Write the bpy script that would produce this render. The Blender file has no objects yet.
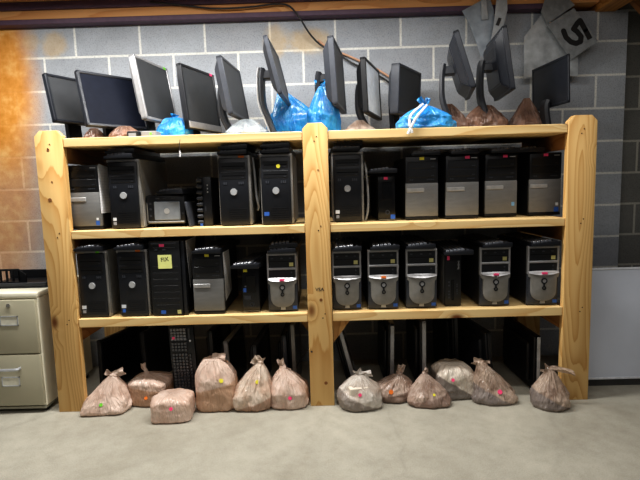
import bpy, bmesh, math, random
from mathutils import Vector, Matrix, noise
from mathutils.bvhtree import BVHTree
random.seed(7)
PI = math.pi
R = math.radians
COL = bpy.context.scene.collection
SC = bpy.context.scene

# ------------------------------------------------------------------ camera
CAM = Vector((0.0, -2.45, 1.166))
_p, _r, _w = R(6.425), R(1.61), R(-0.547)
FWD = Vector((math.sin(_w)*math.cos(_p), math.cos(_w)*math.cos(_p), -math.sin(_p)))
_R0 = Vector((math.cos(_w), -math.sin(_w), 0.0))
_U0 = _R0.cross(FWD)
RIGHT = _R0*math.cos(_r) - _U0*math.sin(_r)
UP = _U0*math.cos(_r) + _R0*math.sin(_r)
FPX = 480.0
cd = bpy.data.cameras.new('camera')
cd.sensor_width = 36.0
cd.lens = FPX*36.0/640.0
cd.clip_start = 0.05
cam = bpy.data.objects.new('camera', cd)
COL.objects.link(cam)
m = Matrix.Identity(4)
for i in range(3):
    m[i][0] = RIGHT[i]; m[i][1] = UP[i]; m[i][2] = -FWD[i]; m[i][3] = CAM[i]
cam.matrix_world = m
SC.camera = cam

def ray(px, py):
    return FWD + RIGHT*((px-320)/FPX) + UP*((240-py)/FPX)
def at(px, py, Y):            # the point of depth Y seen at that place of the photograph
    d = ray(px, py)
    return CAM + d*((Y-CAM.y)/d.y)

# ------------------------------------------------------------------ materials
def s2l(c):
    c = c/255.0
    return c/12.92 if c <= 0.04045 else ((c+0.055)/1.055)**2.4
def rgb(r, g, b):
    return (s2l(r), s2l(g), s2l(b), 1.0)

class NT:
    def __init__(self, name):
        self.m = bpy.data.materials.new(name)
        self.m.use_nodes = True
        self.t = self.m.node_tree
        self.b = self.t.nodes['Principled BSDF']
        self.out = self.t.nodes['Material Output']
    def n(self, typ, **kw):
        nd = self.t.nodes.new(typ)
        for k, v in kw.items():
            setattr(nd, k, v)
        return nd
    def l(self, a, b):
        self.t.links.new(a, b)
    def math(self, op, a, b=None, c=None):
        nd = self.n('ShaderNodeMath', operation=op)
        for i, v in enumerate((a, b, c)):
            if v is None: continue
            if isinstance(v, (int, float)): nd.inputs[i].default_value = v
            else: self.l(v, nd.inputs[i])
        return nd.outputs[0]
    def coords(self, scale=(1, 1, 1), loc=(0, 0, 0), kind='Object'):
        tc = self.n('ShaderNodeTexCoord')
        mp = self.n('ShaderNodeMapping')
        mp.inputs['Scale'].default_value = scale
        mp.inputs['Location'].default_value = loc
        self.l(tc.outputs[kind], mp.inputs['Vector'])
        return mp.outputs[0]
    def noise(self, vec, scale, detail=4, rough=0.55):
        nd = self.n('ShaderNodeTexNoise')
        nd.inputs['Scale'].default_value = scale
        nd.inputs['Detail'].default_value = detail
        nd.inputs['Roughness'].default_value = rough
        self.l(vec, nd.inputs['Vector'])
        return nd.outputs['Fac']
    def ramp(self, fac, stops):
        nd = self.n('ShaderNodeValToRGB')
        el = nd.color_ramp.elements
        while len(el) < len(stops): el.new(0.5)
        for e, (p, c) in zip(el, stops):
            e.position = p; e.color = c
        self.l(fac, nd.inputs[0])
        return nd.outputs[0]
    def mix(self, fac, a, b, blend='MIX'):
        nd = self.n('ShaderNodeMix', data_type='RGBA', blend_type=blend)
        for sock, v in ((nd.inputs[0], fac), (nd.inputs[6], a), (nd.inputs[7], b)):
            if isinstance(v, (int, float)): sock.default_value = v
            elif isinstance(v, tuple): sock.default_value = v
            else: self.l(v, sock)
        return nd.outputs[2]
    def bump(self, h, strength=0.3, dist=0.01):
        nd = self.n('ShaderNodeBump')
        nd.inputs['Strength'].default_value = strength
        nd.inputs['Distance'].default_value = dist
        self.l(h, nd.inputs['Height'])
        self.l(nd.outputs[0], self.b.inputs['Normal'])

MATS = {}
def plain(name, col, rough=0.5, metal=0.0, var=0.12, scale=30, bump=0.0, spec=0.5, coat=0.0):
    if name in MATS: return MATS[name]
    t = NT(name)
    v = t.coords()
    nz = t.noise(v, scale, 3)
    c = rgb(*col)
    lo = tuple(x*(1-var) for x in c[:3])+(1,)
    hi = tuple(min(1, x*(1+var)) for x in c[:3])+(1,)
    t.l(t.ramp(nz, [(0.3, lo), (0.7, hi)]), t.b.inputs['Base Color'])
    t.b.inputs['Roughness'].default_value = rough
    t.b.inputs['Metallic'].default_value = metal
    t.b.inputs['Specular IOR Level'].default_value = spec
    t.b.inputs['Coat Weight'].default_value = coat
    if bump: t.bump(nz, bump, 0.002)
    MATS[name] = t.m
    return t.m

def wood(name, axis, light, dark, seed=0.0, freq=26, knots=True, mixdark=0.9):
    if name in MATS: return MATS[name]
    t = NT(name)
    st = [5.5, 5.5, 5.5]; st[axis] = 0.75
    v = t.coords(tuple(st), (seed*3.1, seed*1.7, seed*2.3))
    kst = [5.0, 5.0, 5.0]; kst[axis] = 2.6
    vk = t.coords(tuple(kst), (seed*1.3+.37, seed*.7, seed*.9))
    vo = t.n('ShaderNodeTexVoronoi')
    vo.inputs['Scale'].default_value = 1.0
    t.l(vk, vo.inputs['Vector'])
    kd = vo.outputs['Distance']
    kn = t.math('MAXIMUM', t.math('SUBTRACT', 1.0, t.math('MULTIPLY', kd, 4.0)), 0.0)
    base = t.noise(v, 1.0, 1.5, 0.4)
    ph = t.math('ADD', base, t.math('MULTIPLY', kn, 0.16)) if knots else base
    fine = t.noise(t.coords(tuple(90.0 if i != axis else 2.0 for i in range(3))), 1.0, 2)
    ph = t.math('MULTIPLY', ph, float(freq))
    ph = t.math('ADD', ph, t.math('MULTIPLY', fine, 0.25))
    saw = t.math('FRACT', ph)
    s = t.math('POWER', saw, 2.2)
    edge = t.n('ShaderNodeMapRange', interpolation_type='SMOOTHSTEP')
    edge.inputs['From Min'].default_value = 0.93; edge.inputs['From Max'].default_value = 1.0
    edge.inputs['To Min'].default_value = 1.0; edge.inputs['To Max'].default_value = 0.0
    t.l(saw, edge.inputs['Value'])
    s = t.math('MULTIPLY', s, edge.outputs[0])
    s = t.math('MULTIPLY', s, mixdark)
    c = t.mix(s, rgb(*light), rgb(*dark))
    big = t.noise(t.coords((2.0, 2.0, 2.0), (seed, 0, 0)), 1.3, 2)
    c = t.mix(t.math('MULTIPLY', big, 0.30), c, rgb(*[int(x*0.86) for x in light]))
    c = t.mix(t.math('MULTIPLY', fine, 0.16), c, rgb(*dark))
    if knots:
        kc = t.n('ShaderNodeMapRange', interpolation_type='SMOOTHSTEP')
        kc.inputs['From Min'].default_value = 0.40; kc.inputs['From Max'].default_value = 0.85
        t.l(kn, kc.inputs['Value'])
        c = t.mix(kc.outputs[0], c, rgb(112, 62, 28))
    t.l(c, t.b.inputs['Base Color'])
    t.b.inputs['Roughness'].default_value = 0.55
    t.b.inputs['Specular IOR Level'].default_value = 0.3
    t.bump(s, 0.06, 0.002)
    MATS[name] = t.m
    return t.m

def block_wall(name, base, mortar, ox, oz, stains=()):
    t = NT(name)
    tc = t.n('ShaderNodeTexCoord')
    sp = t.n('ShaderNodeSeparateXYZ'); t.l(tc.outputs['Object'], sp.inputs[0])
    cb = t.n('ShaderNodeCombineXYZ')
    t.l(t.math('SUBTRACT', sp.outputs[0], ox), cb.inputs[0])
    t.l(t.math('SUBTRACT', sp.outputs[2], oz), cb.inputs[1])
    br = t.n('ShaderNodeTexBrick')
    br.offset = 0.5
    br.inputs['Scale'].default_value = 1.0
    br.inputs['Brick Width'].default_value = 0.4064
    br.inputs['Row Height'].default_value = 0.2032
    br.inputs['Mortar Size'].default_value = 0.0078
    br.inputs['Mortar Smooth'].default_value = 0.25
    br.inputs['Color1'].default_value = rgb(*base)
    br.inputs['Color2'].default_value = rgb(*[int(x*0.93) for x in base])
    br.inputs['Mortar'].default_value = rgb(*mortar)
    t.l(cb.outputs[0], br.inputs['Vector'])
    v = tc.outputs['Object']
    sp1 = t.noise(v, 170, 3, 0.7)
    sp2 = t.noise(v, 6, 3, 0.6)
    c = t.mix(0.75, br.outputs['Color'], t.ramp(sp1, [(0.28, (0.35, 0.35, 0.35, 1)), (0.5, (1, 1, 1, 1)), (0.75, (1.0, 1.0, 1.0, 1))]), 'MULTIPLY')
    c = t.mix(0.35, c, t.ramp(sp2, [(0.3, (0.6, 0.6, 0.6, 1)), (0.7, (1, 1, 1, 1))]), 'MULTIPLY')
    for (cx, cz, rx, rz, amt, edge) in stains:
        dx = t.math('DIVIDE', t.math('SUBTRACT', sp.outputs[0], cx), rx)
        dz = t.math('DIVIDE', t.math('SUBTRACT', sp.outputs[2], cz), rz)
        d = t.math('SQRT', t.math('ADD', t.math('MULTIPLY', dx, dx), t.math('MULTIPLY', dz, dz)))
        nn = t.noise(v, 3.5 if rx > .2 else 16, 4, 0.6)
        d = t.math('ADD', d, t.math('MULTIPLY', t.math('SUBTRACT', nn, 0.5), 1.0 if rx < .2 else 0.35))
        mr = t.n('ShaderNodeMapRange', interpolation_type='SMOOTHSTEP')
        mr.inputs['From Min'].default_value = 1.0+edge; mr.inputs['From Max'].default_value = 1.0-edge
        mr.inputs['To Min'].default_value = 0.0; mr.inputs['To Max'].default_value = amt
        t.l(d, mr.inputs['Value'])
        fo = t.ramp(t.noise(v, 16, 4, 0.6), [(0.3, rgb(196, 162, 104)), (0.7, rgb(222, 196, 148))] if rx < .2 else [(0.28, rgb(204, 136, 52)), (0.5, rgb(220, 154, 74)), (0.74, rgb(234, 184, 112))])
        c = t.mix(mr.outputs[0], c, fo)
    t.l(c, t.b.inputs['Base Color'])
    t.b.inputs['Roughness'].default_value = 0.9
    t.b.inputs['Specular IOR Level'].default_value = 0.15
    h = t.math('ADD', t.math('MULTIPLY', br.outputs['Fac'], -0.35), t.math('MULTIPLY', sp1, 0.5))
    t.bump(h, 0.35, 0.006)
    return t.m

def concrete(name):
    t = NT(name)
    v = t.coords()
    a = t.noise(v, 1.6, 6, 0.6); b = t.noise(v, 14, 5, 0.65); g = t.noise(v, 190, 2, 0.6)
    c = t.ramp(a, [(0.30, rgb(160, 155, 141)), (0.5, rgb(176, 172, 159)), (0.7, rgb(190, 186, 172))])
    c = t.mix(0.40, c, t.ramp(b, [(0.30, (0.66, 0.65, 0.62, 1)), (0.6, (1, 1, 1, 1))]), 'MULTIPLY')
    c = t.mix(0.45, c, t.ramp(g, [(0.30, (0.6, 0.6, 0.58, 1)), (0.62, (1, 1, 1, 1))]), 'MULTIPLY')
    # hairline cracks
    vo = t.n('ShaderNodeTexVoronoi', feature='DISTANCE_TO_EDGE')
    vo.inputs['Scale'].default_value = 0.62
    wv = t.n('ShaderNodeMix', data_type='VECTOR'); wv.inputs[0].default_value = 0.16
    nz = t.n('ShaderNodeTexNoise'); nz.inputs['Scale'].default_value = 4.0; nz.inputs['Detail'].default_value = 5
    t.l(v, nz.inputs['Vector']); t.l(v, wv.inputs[4]); t.l(nz.outputs['Color'], wv.inputs[5])
    t.l(wv.outputs[1], vo.inputs['Vector'])
    cr = t.ramp(vo.outputs['Distance'], [(0.0, (1, 1, 1, 1)), (0.006, (0, 0, 0, 1))])
    c = t.mix(t.math('MULTIPLY', cr, 0.14), c, rgb(120, 116, 106))
    t.l(c, t.b.inputs['Base Color'])
    t.b.inputs['Roughness'].default_value = 0.75
    t.b.inputs['Specular IOR Level'].default_value = 0.25
    t.bump(t.math('ADD', b, g), 0.15, 0.003)
    return t.m

def film(name, col, dark, clear=0.22, rough=0.28, bscale=11.0, bs=0.6, split=None):
    """thin wrinkled carrier-bag plastic; split = (normal, offset, colour): what lies against the film below that plane"""
    if name in MATS: return MATS[name]
    t = NT(name)
    v2 = t.coords((1, 1, 1))
    nzc = t.n('ShaderNodeTexNoise'); nzc.inputs['Scale'].default_value = 9; nzc.inputs['Detail'].default_value = 3
    t.l(v2, nzc.inputs['Vector'])
    wv = t.n('ShaderNodeMix', data_type='VECTOR'); wv.inputs[0].default_value = 0.10
    t.l(t.coords((1.5, 1.5, .62)), wv.inputs[4]); t.l(nzc.outputs['Color'], wv.inputs[5])
    vo = t.n('ShaderNodeTexVoronoi'); vo.inputs['Scale'].default_value = bscale*1.1
    t.l(wv.outputs[1], vo.inputs['Vector'])
    sp = t.n('ShaderNodeSeparateXYZ'); t.l(v2, sp.inputs[0])
    ang = t.math('ARCTAN2', sp.outputs[1], sp.outputs[0])
    cb = t.n('ShaderNodeCombineXYZ')
    t.l(t.math('MULTIPLY', ang, 2.6), cb.inputs[0]); t.l(t.math('MULTIPLY', sp.outputs[2], 7.0), cb.inputs[1])
    pleat = t.noise(cb.outputs[0], 2.2, 4, .55)
    pleat = t.math('ABSOLUTE', t.math('SUBTRACT', pleat, .5))
    w2 = t.noise(v2, bscale*2.2, 4, 0.6); w3 = t.noise(v2, 13, 3)
    base = t.ramp(w3, [(0.34, rgb(*dark)), (0.60, rgb(*col))])
    if split:
        nv, off, c2 = split
        vm = t.n('ShaderNodeVectorMath', operation='DOT_PRODUCT'); vm.inputs[1].default_value = nv
        t.l(v2, vm.inputs[0])
        d = t.math('ADD', vm.outputs['Value'], t.math('MULTIPLY', t.math('SUBTRACT', w3, .5), .02))
        mr = t.n('ShaderNodeMapRange', interpolation_type='SMOOTHSTEP')
        mr.inputs['From Min'].default_value = off+.006; mr.inputs['From Max'].default_value = off-.006
        t.l(d, mr.inputs['Value'])
        base = t.mix(t.math('MULTIPLY', mr.outputs[0], .8), base, rgb(*c2))
    t.l(base, t.b.inputs['Base Color'])
    t.b.inputs['Roughness'].default_value = rough
    t.b.inputs['Specular IOR Level'].default_value = 0.7
    t.b.inputs['Coat Weight'].default_value = 0.35
    t.b.inputs['Coat Roughness'].default_value = 0.14
    t.bump(t.math('ADD', t.math('MULTIPLY', vo.outputs['Distance'], .55), t.math('MULTIPLY', pleat, 2.2)), bs, 0.026)
    tr = t.n('ShaderNodeBsdfTransparent')
    tl = t.n('ShaderNodeBsdfTranslucent'); tl.inputs[0].default_value = rgb(*col)
    mx = t.n('ShaderNodeMixShader'); mx.inputs[0].default_value = 0.16
    t.l(t.b.outputs[0], mx.inputs[1]); t.l(tl.outputs[0], mx.inputs[2])
    m2 = t.n('ShaderNodeMixShader')
    t.l(t.ramp(w2, [(0.35, (clear*1.4,)*3+(1,)), (0.65, (clear*0.6,)*3+(1,))]), m2.inputs[0])
    t.l(mx.outputs[0], m2.inputs[1]); t.l(tr.outputs[0], m2.inputs[2])
    t.l(m2.outputs[0], t.out.inputs[0])
    MATS[name] = t.m
    return t.m

def weave(name, col, sc=260):
    """fine perforated grey front"""
    if name in MATS: return MATS[name]
    t = NT(name)
    v = t.coords()
    ck = t.n('ShaderNodeTexChecker'); ck.inputs['Scale'].default_value = sc
    c = rgb(*col)
    ck.inputs['Color1'].default_value = tuple(x*1.12 for x in c[:3])+(1,)
    ck.inputs['Color2'].default_value = tuple(x*0.80 for x in c[:3])+(1,)
    t.l(v, ck.inputs['Vector'])
    nz = t.noise(t.coords((3, 3, 14)), 6, 3)
    t.l(t.mix(0.5, ck.outputs[0], t.ramp(nz, [(0.3, (0.72, 0.72, 0.72, 1)), (0.7, (1, 1, 1, 1))]), 'MULTIPLY'), t.b.inputs['Base Color'])
    t.b.inputs['Roughness'].default_value = 0.5
    t.b.inputs['Metallic'].default_value = 0.25
    MATS[name] = t.m
    return t.m

def paper_mat():
    if 'printed_paper' in MATS: return MATS['printed_paper']
    t = NT('printed_paper')
    w = t.n('ShaderNodeTexWave', wave_type='BANDS', bands_direction='Z')
    w.inputs['Scale'].default_value = 22; w.inputs['Distortion'].default_value = 0.3
    t.l(t.coords(), w.inputs['Vector'])
    nz = t.noise(t.coords((1, 60, 60)), 3, 2)
    f = t.math('MULTIPLY', t.math('GREATER_THAN', w.outputs['Fac'], 0.72), t.math('GREATER_THAN', nz, 0.46))
    t.l(t.mix(t.math('MULTIPLY', f, 0.14), rgb(238, 238, 240), rgb(90, 90, 96)), t.b.inputs['Base Color'])
    t.b.inputs['Roughness'].default_value = 0.8
    MATS['printed_paper'] = t.m
    return t.m

BLK = plain('black_plastic', (23, 24, 27), 0.42)
BLK2 = plain('satin_black_plastic', (28, 30, 35), 0.36)
BLKG = plain('gloss_black_plastic', (16, 17, 19), 0.16)
DARK = plain('dark_grey_plastic', (50, 52, 57), 0.45)
DK_STEEL = plain('black_painted_steel', (30, 31, 34), 0.5)
CHAR = plain('charcoal_plastic', (62, 65, 72), 0.42)
SILV = plain('silver_plastic', (160, 160, 162), 0.36, 0.35)
SILV2 = plain('grey_silver_plastic', (138, 136, 132), 0.40, 0.25)
LSILV = plain('pale_silver_plastic', (190, 192, 194), 0.30, 0.3)
CASE_GREY = plain('grey_painted_steel', (152, 151, 148), 0.42, 0.2)
CHROME = plain('chrome', (215, 215, 215), 0.18, 0.9)
SCREEN = plain('dark_lcd_screen', (26, 29, 36), 0.40, 0, 0.05, spec=0.5)
SCREENG = plain('matte_grey_lcd_screen', (62, 64, 67), 0.5, 0, 0.05, spec=.3)
KEYS = plain('keycap_plastic', (70, 73, 80), 0.18, spec=.8)
BLUE_STK = plain('blue_sticker', (58, 104, 190), 0.4)
WHITE_STK = plain('white_sticker', (222, 226, 230), 0.4)
YEL = plain('yellow_sticker', (232, 222, 70), 0.5)
PINK = plain('pink_sticker', (250, 80, 130), 0.5)
ORANGE = plain('orange_sticker', (250, 130, 50), 0.5)
GREEN = plain('green_sticker', (120, 215, 60), 0.5)
OLIVE = plain('energy_sticker', (196, 190, 128), 0.5)
NOTE = plain('yellow_note_paper', (232, 236, 150), 0.7, var=0.05)
INK = plain('dark_ink', (40, 40, 46), 0.7)
PALEINK = plain('pale_print', (190, 192, 196), 0.5)
KEYS_GLINT = plain('glint_keycap_plastic', (112, 115, 122), 0.2, spec=.8)  # lighter keycap colour puts glints into the number keys
RUBBER = plain('black_rubber', (22, 22, 22), 0.7)
BEIGE = plain('beige_cabinet_paint', (176, 171, 149), 0.42, 0.0, 0.05, 6)
BEIGE_LIT = plain('lit_beige_cabinet_paint', (226, 222, 202), 0.42, 0.0, 0.05, 6)  # same cabinet beige, lightened so the side looks lit against the drawers
PURPLE = plain('dark_maroon_steel', (92, 70, 88), 0.55)
GALV = plain('galvanised_sheet', (150, 158, 166), 0.5, 0.3, 0.25, 14)
GALV2 = plain('pale_galvanised_sheet', (172, 176, 178), 0.5, 0.2, 0.22, 20)
GALV3 = plain('dull_galvanised_sheet', (140, 143, 144), 0.6, 0.2, 0.22, 26)
WHITEB = plain('whiteboard_surface', (214, 220, 232), 0.28, 0, 0.04, 5)
ALU = plain('aluminium', (196, 200, 206), 0.35, 0.6)
CARD = plain('cardboard', (186, 142, 98), 0.8, 0, 0.08, 12)
WPAPER = plain('white_packing_paper', (232, 222, 206), 0.8, 0, 0.06, 12)
TANC = plain('tan_cable_sheath', (196, 150, 120), 0.5)
GREYC = plain('grey_cable_sheath', (150, 152, 154), 0.5)
CORDB = plain('black_cord', (34, 33, 34), 0.5)
BROWN_D = plain('dark_brown_stain', (60, 34, 18), 0.8)
WHITEC = plain('white_plastic', (226, 226, 226), 0.4)
TAN = film('tan_bag_film', (246, 222, 206), (230, 197, 177), 0.06, 0.26)
TAN_B = film('tan_bag_film_over_box', (246, 222, 206), (232, 200, 180), 0.06, 0.26, split=((0.1, 0, 1), .100, (192, 146, 110)))
TAN_C = film('tan_bag_film_over_tall_box', (246, 222, 206), (230, 197, 177), 0.06, 0.26, split=((-.22, 0, 1), .132, (214, 172, 138)))
TAN_D = film('tan_bag_film_over_pale_box', (246, 228, 210), (228, 196, 172), 0.06, 0.24, split=((-.35, 0, 1), .035, (176, 132, 104)))
BRN = film('brown_bag_film', (228, 208, 192), (174, 146, 128), 0.14, 0.22)
BRN_A = film('brown_bag_film_over_paper', (240, 232, 222), (200, 180, 164), 0.12, 0.22, split=((.45, 0, 1), .050, (140, 128, 120)))
BRN_B = film('brown_bag_film_over_cord', (224, 200, 184), (180, 150, 132), 0.12, 0.22, split=((-.2, 0, 1), .045, (138, 112, 98)))
BRN_C = film('grey_bag_film_over_cord', (228, 204, 184), (168, 140, 122), 0.16, 0.20, split=((.5, 0, 1), .050, (148, 140, 138)))
PALE = film('pale_bag_film', (254, 242, 226), (240, 222, 204), .06, .26, split=((.62, 0, 1), .072, (112, 104, 102)))
BRN2 = film('dull_brown_bag_film', (158, 122, 102), (112, 84, 70), 0.10, 0.26)
BLUEF = film('blue_bag_film', (62, 172, 240), (26, 128, 216), 0.08, 0.26, 9)
CLEARF = film('clear_bag_film', (216, 224, 230), (176, 188, 196), 0.35, 0.18, 10)
WTIE = film('white_tie_film', (238, 238, 238), (216, 216, 216), 0.05, 0.35)
POSTW = [wood('pine_post_%s' % k, 2, (234, 197, 134), (194, 138, 70), s, 17) for k, s in (('a', 1.0), ('b', 4.3), ('c', 8.1))]
BOARDW = [wood('pine_board_%s' % k, 0, (238, 210, 154), (210, 164, 100), s, 12) for k, s in (('a', 2.0), ('b', 5.5), ('c', 9.7))]
RAILW = wood('rail_pine', 0, (176, 132, 80), (130, 86, 44), 3.3, 10)
BEAMW = wood('beam_pine', 0, (236, 178, 118), (204, 136, 78), 6.0, 10)
JOISTW = wood('joist_pine', 1, (206, 150, 84), (160, 100, 46), 7.0, 10)
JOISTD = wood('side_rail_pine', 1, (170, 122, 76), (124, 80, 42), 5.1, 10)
BRACEW = wood('brace_pine', 2, (206, 160, 100), (160, 108, 56), 3.9, 10)

# ------------------------------------------------------------------ mesh helpers
class MB:
    def __init__(self):
        self.bm = bmesh.new()
        self.mats = []
    def box(self, x0, x1, y0, y1, z0, z1, bev=0.0, seg=1, mat=None):
        b = bmesh.new()
        bmesh.ops.create_cube(b, size=1.0)
        for v in b.verts:
            v.co = Vector(((x0+x1)/2+v.co.x*(x1-x0), (y0+y1)/2+v.co.y*(y1-y0), (z0+z1)/2+v.co.z*(z1-z0)))
        if bev > 0:
            bmesh.ops.bevel(b, geom=list(b.edges), offset=bev, segments=seg, affect='EDGES', profile=0.5)
        self.merge(b, mat)
        return self
    def merge(self, b, M=None):
        if M is not None:
            bmesh.ops.transform(b, matrix=M, verts=b.verts)
        me = bpy.data.meshes.new('tmp')
        b.to_mesh(me); b.free()
        self.bm.from_mesh(me)
        bpy.data.meshes.remove(me)
    def prism(self, pts, d0, d1, axis='y', bev=0.0, mat=None):
        """polygon pts extruded along axis; pts are the other two coordinates in x<y<z order"""
        b = bmesh.new()
        def mk(p, d):
            if axis == 'y': return Vector((p[0], d, p[1]))
            if axis == 'x': return Vector((d, p[0], p[1]))
            return Vector((p[0], p[1], d))
        a = [b.verts.new(mk(p, d0)) for p in pts]
        c = [b.verts.new(mk(p, d1)) for p in pts]
        n = len(pts)
        b.faces.new(a); b.faces.new(c[::-1])
        for i in range(n):
            b.faces.new((a[i], c[i], c[(i+1) % n], a[(i+1) % n]))
        bmesh.ops.recalc_face_normals(b, faces=b.faces)
        if bev > 0:
            ed = [e for e in b.edges if (e.verts[0] in a) == (e.verts[1] in a)]
            bmesh.ops.bevel(b, geom=ed, offset=bev, segments=2, affect='EDGES', profile=0.5)
        self.merge(b, mat)
        return self
    def cyl(self, c, r, d, axis='y', seg=24, r2=None, mat=None):
        b = bmesh.new()
        bmesh.ops.create_cone(b, cap_ends=True, segments=seg, radius1=r, radius2=r if r2 is None else r2, depth=d)
        if axis == 'y': bmesh.ops.rotate(b, cent=(0, 0, 0), matrix=Matrix.Rotation(PI/2, 3, 'X'), verts=b.verts)
        if axis == 'x': bmesh.ops.rotate(b, cent=(0, 0, 0), matrix=Matrix.Rotation(PI/2, 3, 'Y'), verts=b.verts)
        bmesh.ops.translate(b, vec=c, verts=b.verts)
        self.merge(b, mat)
        return self
    def ring(self, c, r0, r1, y0, y1, seg=28, sx=1.0):
        b = bmesh.new()
        L = []
        for i in range(seg):
            a = 2*PI*i/seg
            L.append([b.verts.new((c[0]+rr*math.cos(a)*sx, y, c[1]+rr*math.sin(a))) for rr, y in ((r0, y0), (r1, y0), (r1, y1), (r0, y1))])
        for i in range(seg):
            p, q = L[i], L[(i+1) % seg]
            for k in range(4):
                b.faces.new((p[k], q[k], q[(k+1) % 4], p[(k+1) % 4]))
        bmesh.ops.recalc_face_normals(b, faces=b.faces)
        self.merge(b)
        return self
    def tube(self, pts, r, seg=8, smooth=6, r2=None):
        P = [Vector(p) for p in pts]
        if smooth > 1 and len(P) > 2:
            Q = []
            for i in range(len(P)-1):
                p0 = P[max(i-1, 0)]; p1 = P[i]; p2 = P[i+1]; p3 = P[min(i+2, len(P)-1)]
                for k in range(smooth):
                    t = k/smooth
                    Q.append(0.5*((2*p1)+(p2-p0)*t+(2*p0-5*p1+4*p2-p3)*t*t+(3*p1-p0-3*p2+p3)*t**3))
            Q.append(P[-1]); P = Q
        b = bmesh.new()
        up = Vector((0.12, 0.31, 0.94))
        rings = []
        n = len(P)
        for i, p in enumerate(P):
            tg = (P[min(i+1, n-1)]-P[max(i-1, 0)]).normalized()
            a = tg.cross(up)
            if a.length < 1e-3: a = tg.cross(Vector((1, 0, 0)))
            a.normalize(); c = tg.cross(a).normalized()
            up = c.cross(tg) if False else up
            rr = r if r2 is None else r+(r2-r)*i/(n-1)
            rings.append([b.verts.new(p+(a*math.cos(2*PI*k/seg)+c*math.sin(2*PI*k/seg))*rr) for k in range(seg)])
        for i in range(n-1):
            for k in range(seg):
                b.faces.new((rings[i][k], rings[i][(k+1) % seg], rings[i+1][(k+1) % seg], rings[i+1][k]))
        b.faces.new(rings[0][::-1]); b.faces.new(rings[-1])
        bmesh.ops.recalc_face_normals(b, faces=b.faces)
        self.merge(b)
        return self
    def strip(self, path, wid, th, mat=None):
        """rectangular section swept along a path in the local YZ plane; wid along x"""
        P = [Vector((p[0], p[1])) for p in path]
        Q = []
        for i in range(len(P)-1):
            p0 = P[max(i-1, 0)]; p1 = P[i]; p2 = P[i+1]; p3 = P[min(i+2, len(P)-1)]
            for k in range(5):
                t = k/5
                Q.append(0.5*((2*p1)+(p2-p0)*t+(2*p0-5*p1+4*p2-p3)*t*t+(3*p1-p0-3*p2+p3)*t**3))
        Q.append(P[-1])
        b = bmesh.new(); rg = []
        for i, p in enumerate(Q):
            tg = (Q[min(i+1, len(Q)-1)]-Q[max(i-1, 0)]).normalized()
            nn = Vector((-tg.y, tg.x))
            a = p+nn*th/2; c = p-nn*th/2
            w = wid/2
            rg.append([b.verts.new((x, q.x, q.y)) for x, q in ((-w*.8, a), (w*.8, a), (w, p), (w*.8, c), (-w*.8, c), (-w, p))])
        for i in range(len(rg)-1):
            for k in range(6):
                b.faces.new((rg[i][k], rg[i][(k+1) % 6], rg[i+1][(k+1) % 6], rg[i+1][k]))
        b.faces.new(rg[0][::-1]); b.faces.new(rg[-1])
        bmesh.ops.recalc_face_normals(b, faces=b.faces)
        self.merge(b, mat)
        return self
    def build(self, name, mat, parent=None, M=None, smooth=True):
        if M is not None:
            bmesh.ops.transform(self.bm, matrix=M, verts=self.bm.verts)
        me = bpy.data.meshes.new(name)
        self.bm.to_mesh(me); self.bm.free()
        me.materials.append(mat)
        if smooth:
            me.polygons.foreach_set('use_smooth', [True]*len(me.polygons))
            me.set_sharp_from_angle(angle=R(32))
        o = bpy.data.objects.new(name, me)
        COL.objects.link(o)
        if parent: o.parent = parent
        return o

def bx(name, mat, parent, x0, x1, y0, y1, z0, z1, bev=0.0, seg=1):
    return MB().box(x0, x1, y0, y1, z0, z1, bev, seg).build(name, mat, parent)
def thing(name, label, cat, loc=(0, 0, 0), rz=0.0, group=None):
    o = bpy.data.objects.new(name, None)
    o.empty_display_size = 0.05
    COL.objects.link(o)
    o.location = loc; o.rotation_euler = (0, 0, rz)
    return tag(o, label, cat, group)
def tag(o, label, cat, group=None):
    o['label'] = label; o['category'] = cat
    if group: o['group'] = group
    return o
def struct(o):
    o['kind'] = 'structure'
    return o
def copy_tree(o, parent=None):
    c = o.copy(); COL.objects.link(c)
    c.parent = parent
    for ch in list(o.children):
        copy_tree(ch, c)
    return c
def text(name, body, size, mat, parent, M, bold=False):
    cu = bpy.data.curves.new('tmp_text', 'FONT')
    cu.body = body; cu.size = size; cu.align_x = 'CENTER'; cu.align_y = 'CENTER'
    cu.extrude = 0.0004
    if bold: cu.offset = size*0.02
    to = bpy.data.objects.new('tmp_text', cu)
    COL.objects.link(to)
    dg = bpy.context.evaluated_depsgraph_get()
    me = bpy.data.meshes.new_from_object(to.evaluated_get(dg))
    bpy.data.objects.remove(to); bpy.data.curves.remove(cu)
    me.name = name
    me.transform(M)
    me.materials.clear(); me.materials.append(mat)
    o = bpy.data.objects.new(name, me); COL.objects.link(o)
    if parent: o.parent = parent
    return o
FACE = Matrix.Rotation(PI/2, 4, 'X')        # lays text on a front (-y) face

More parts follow.
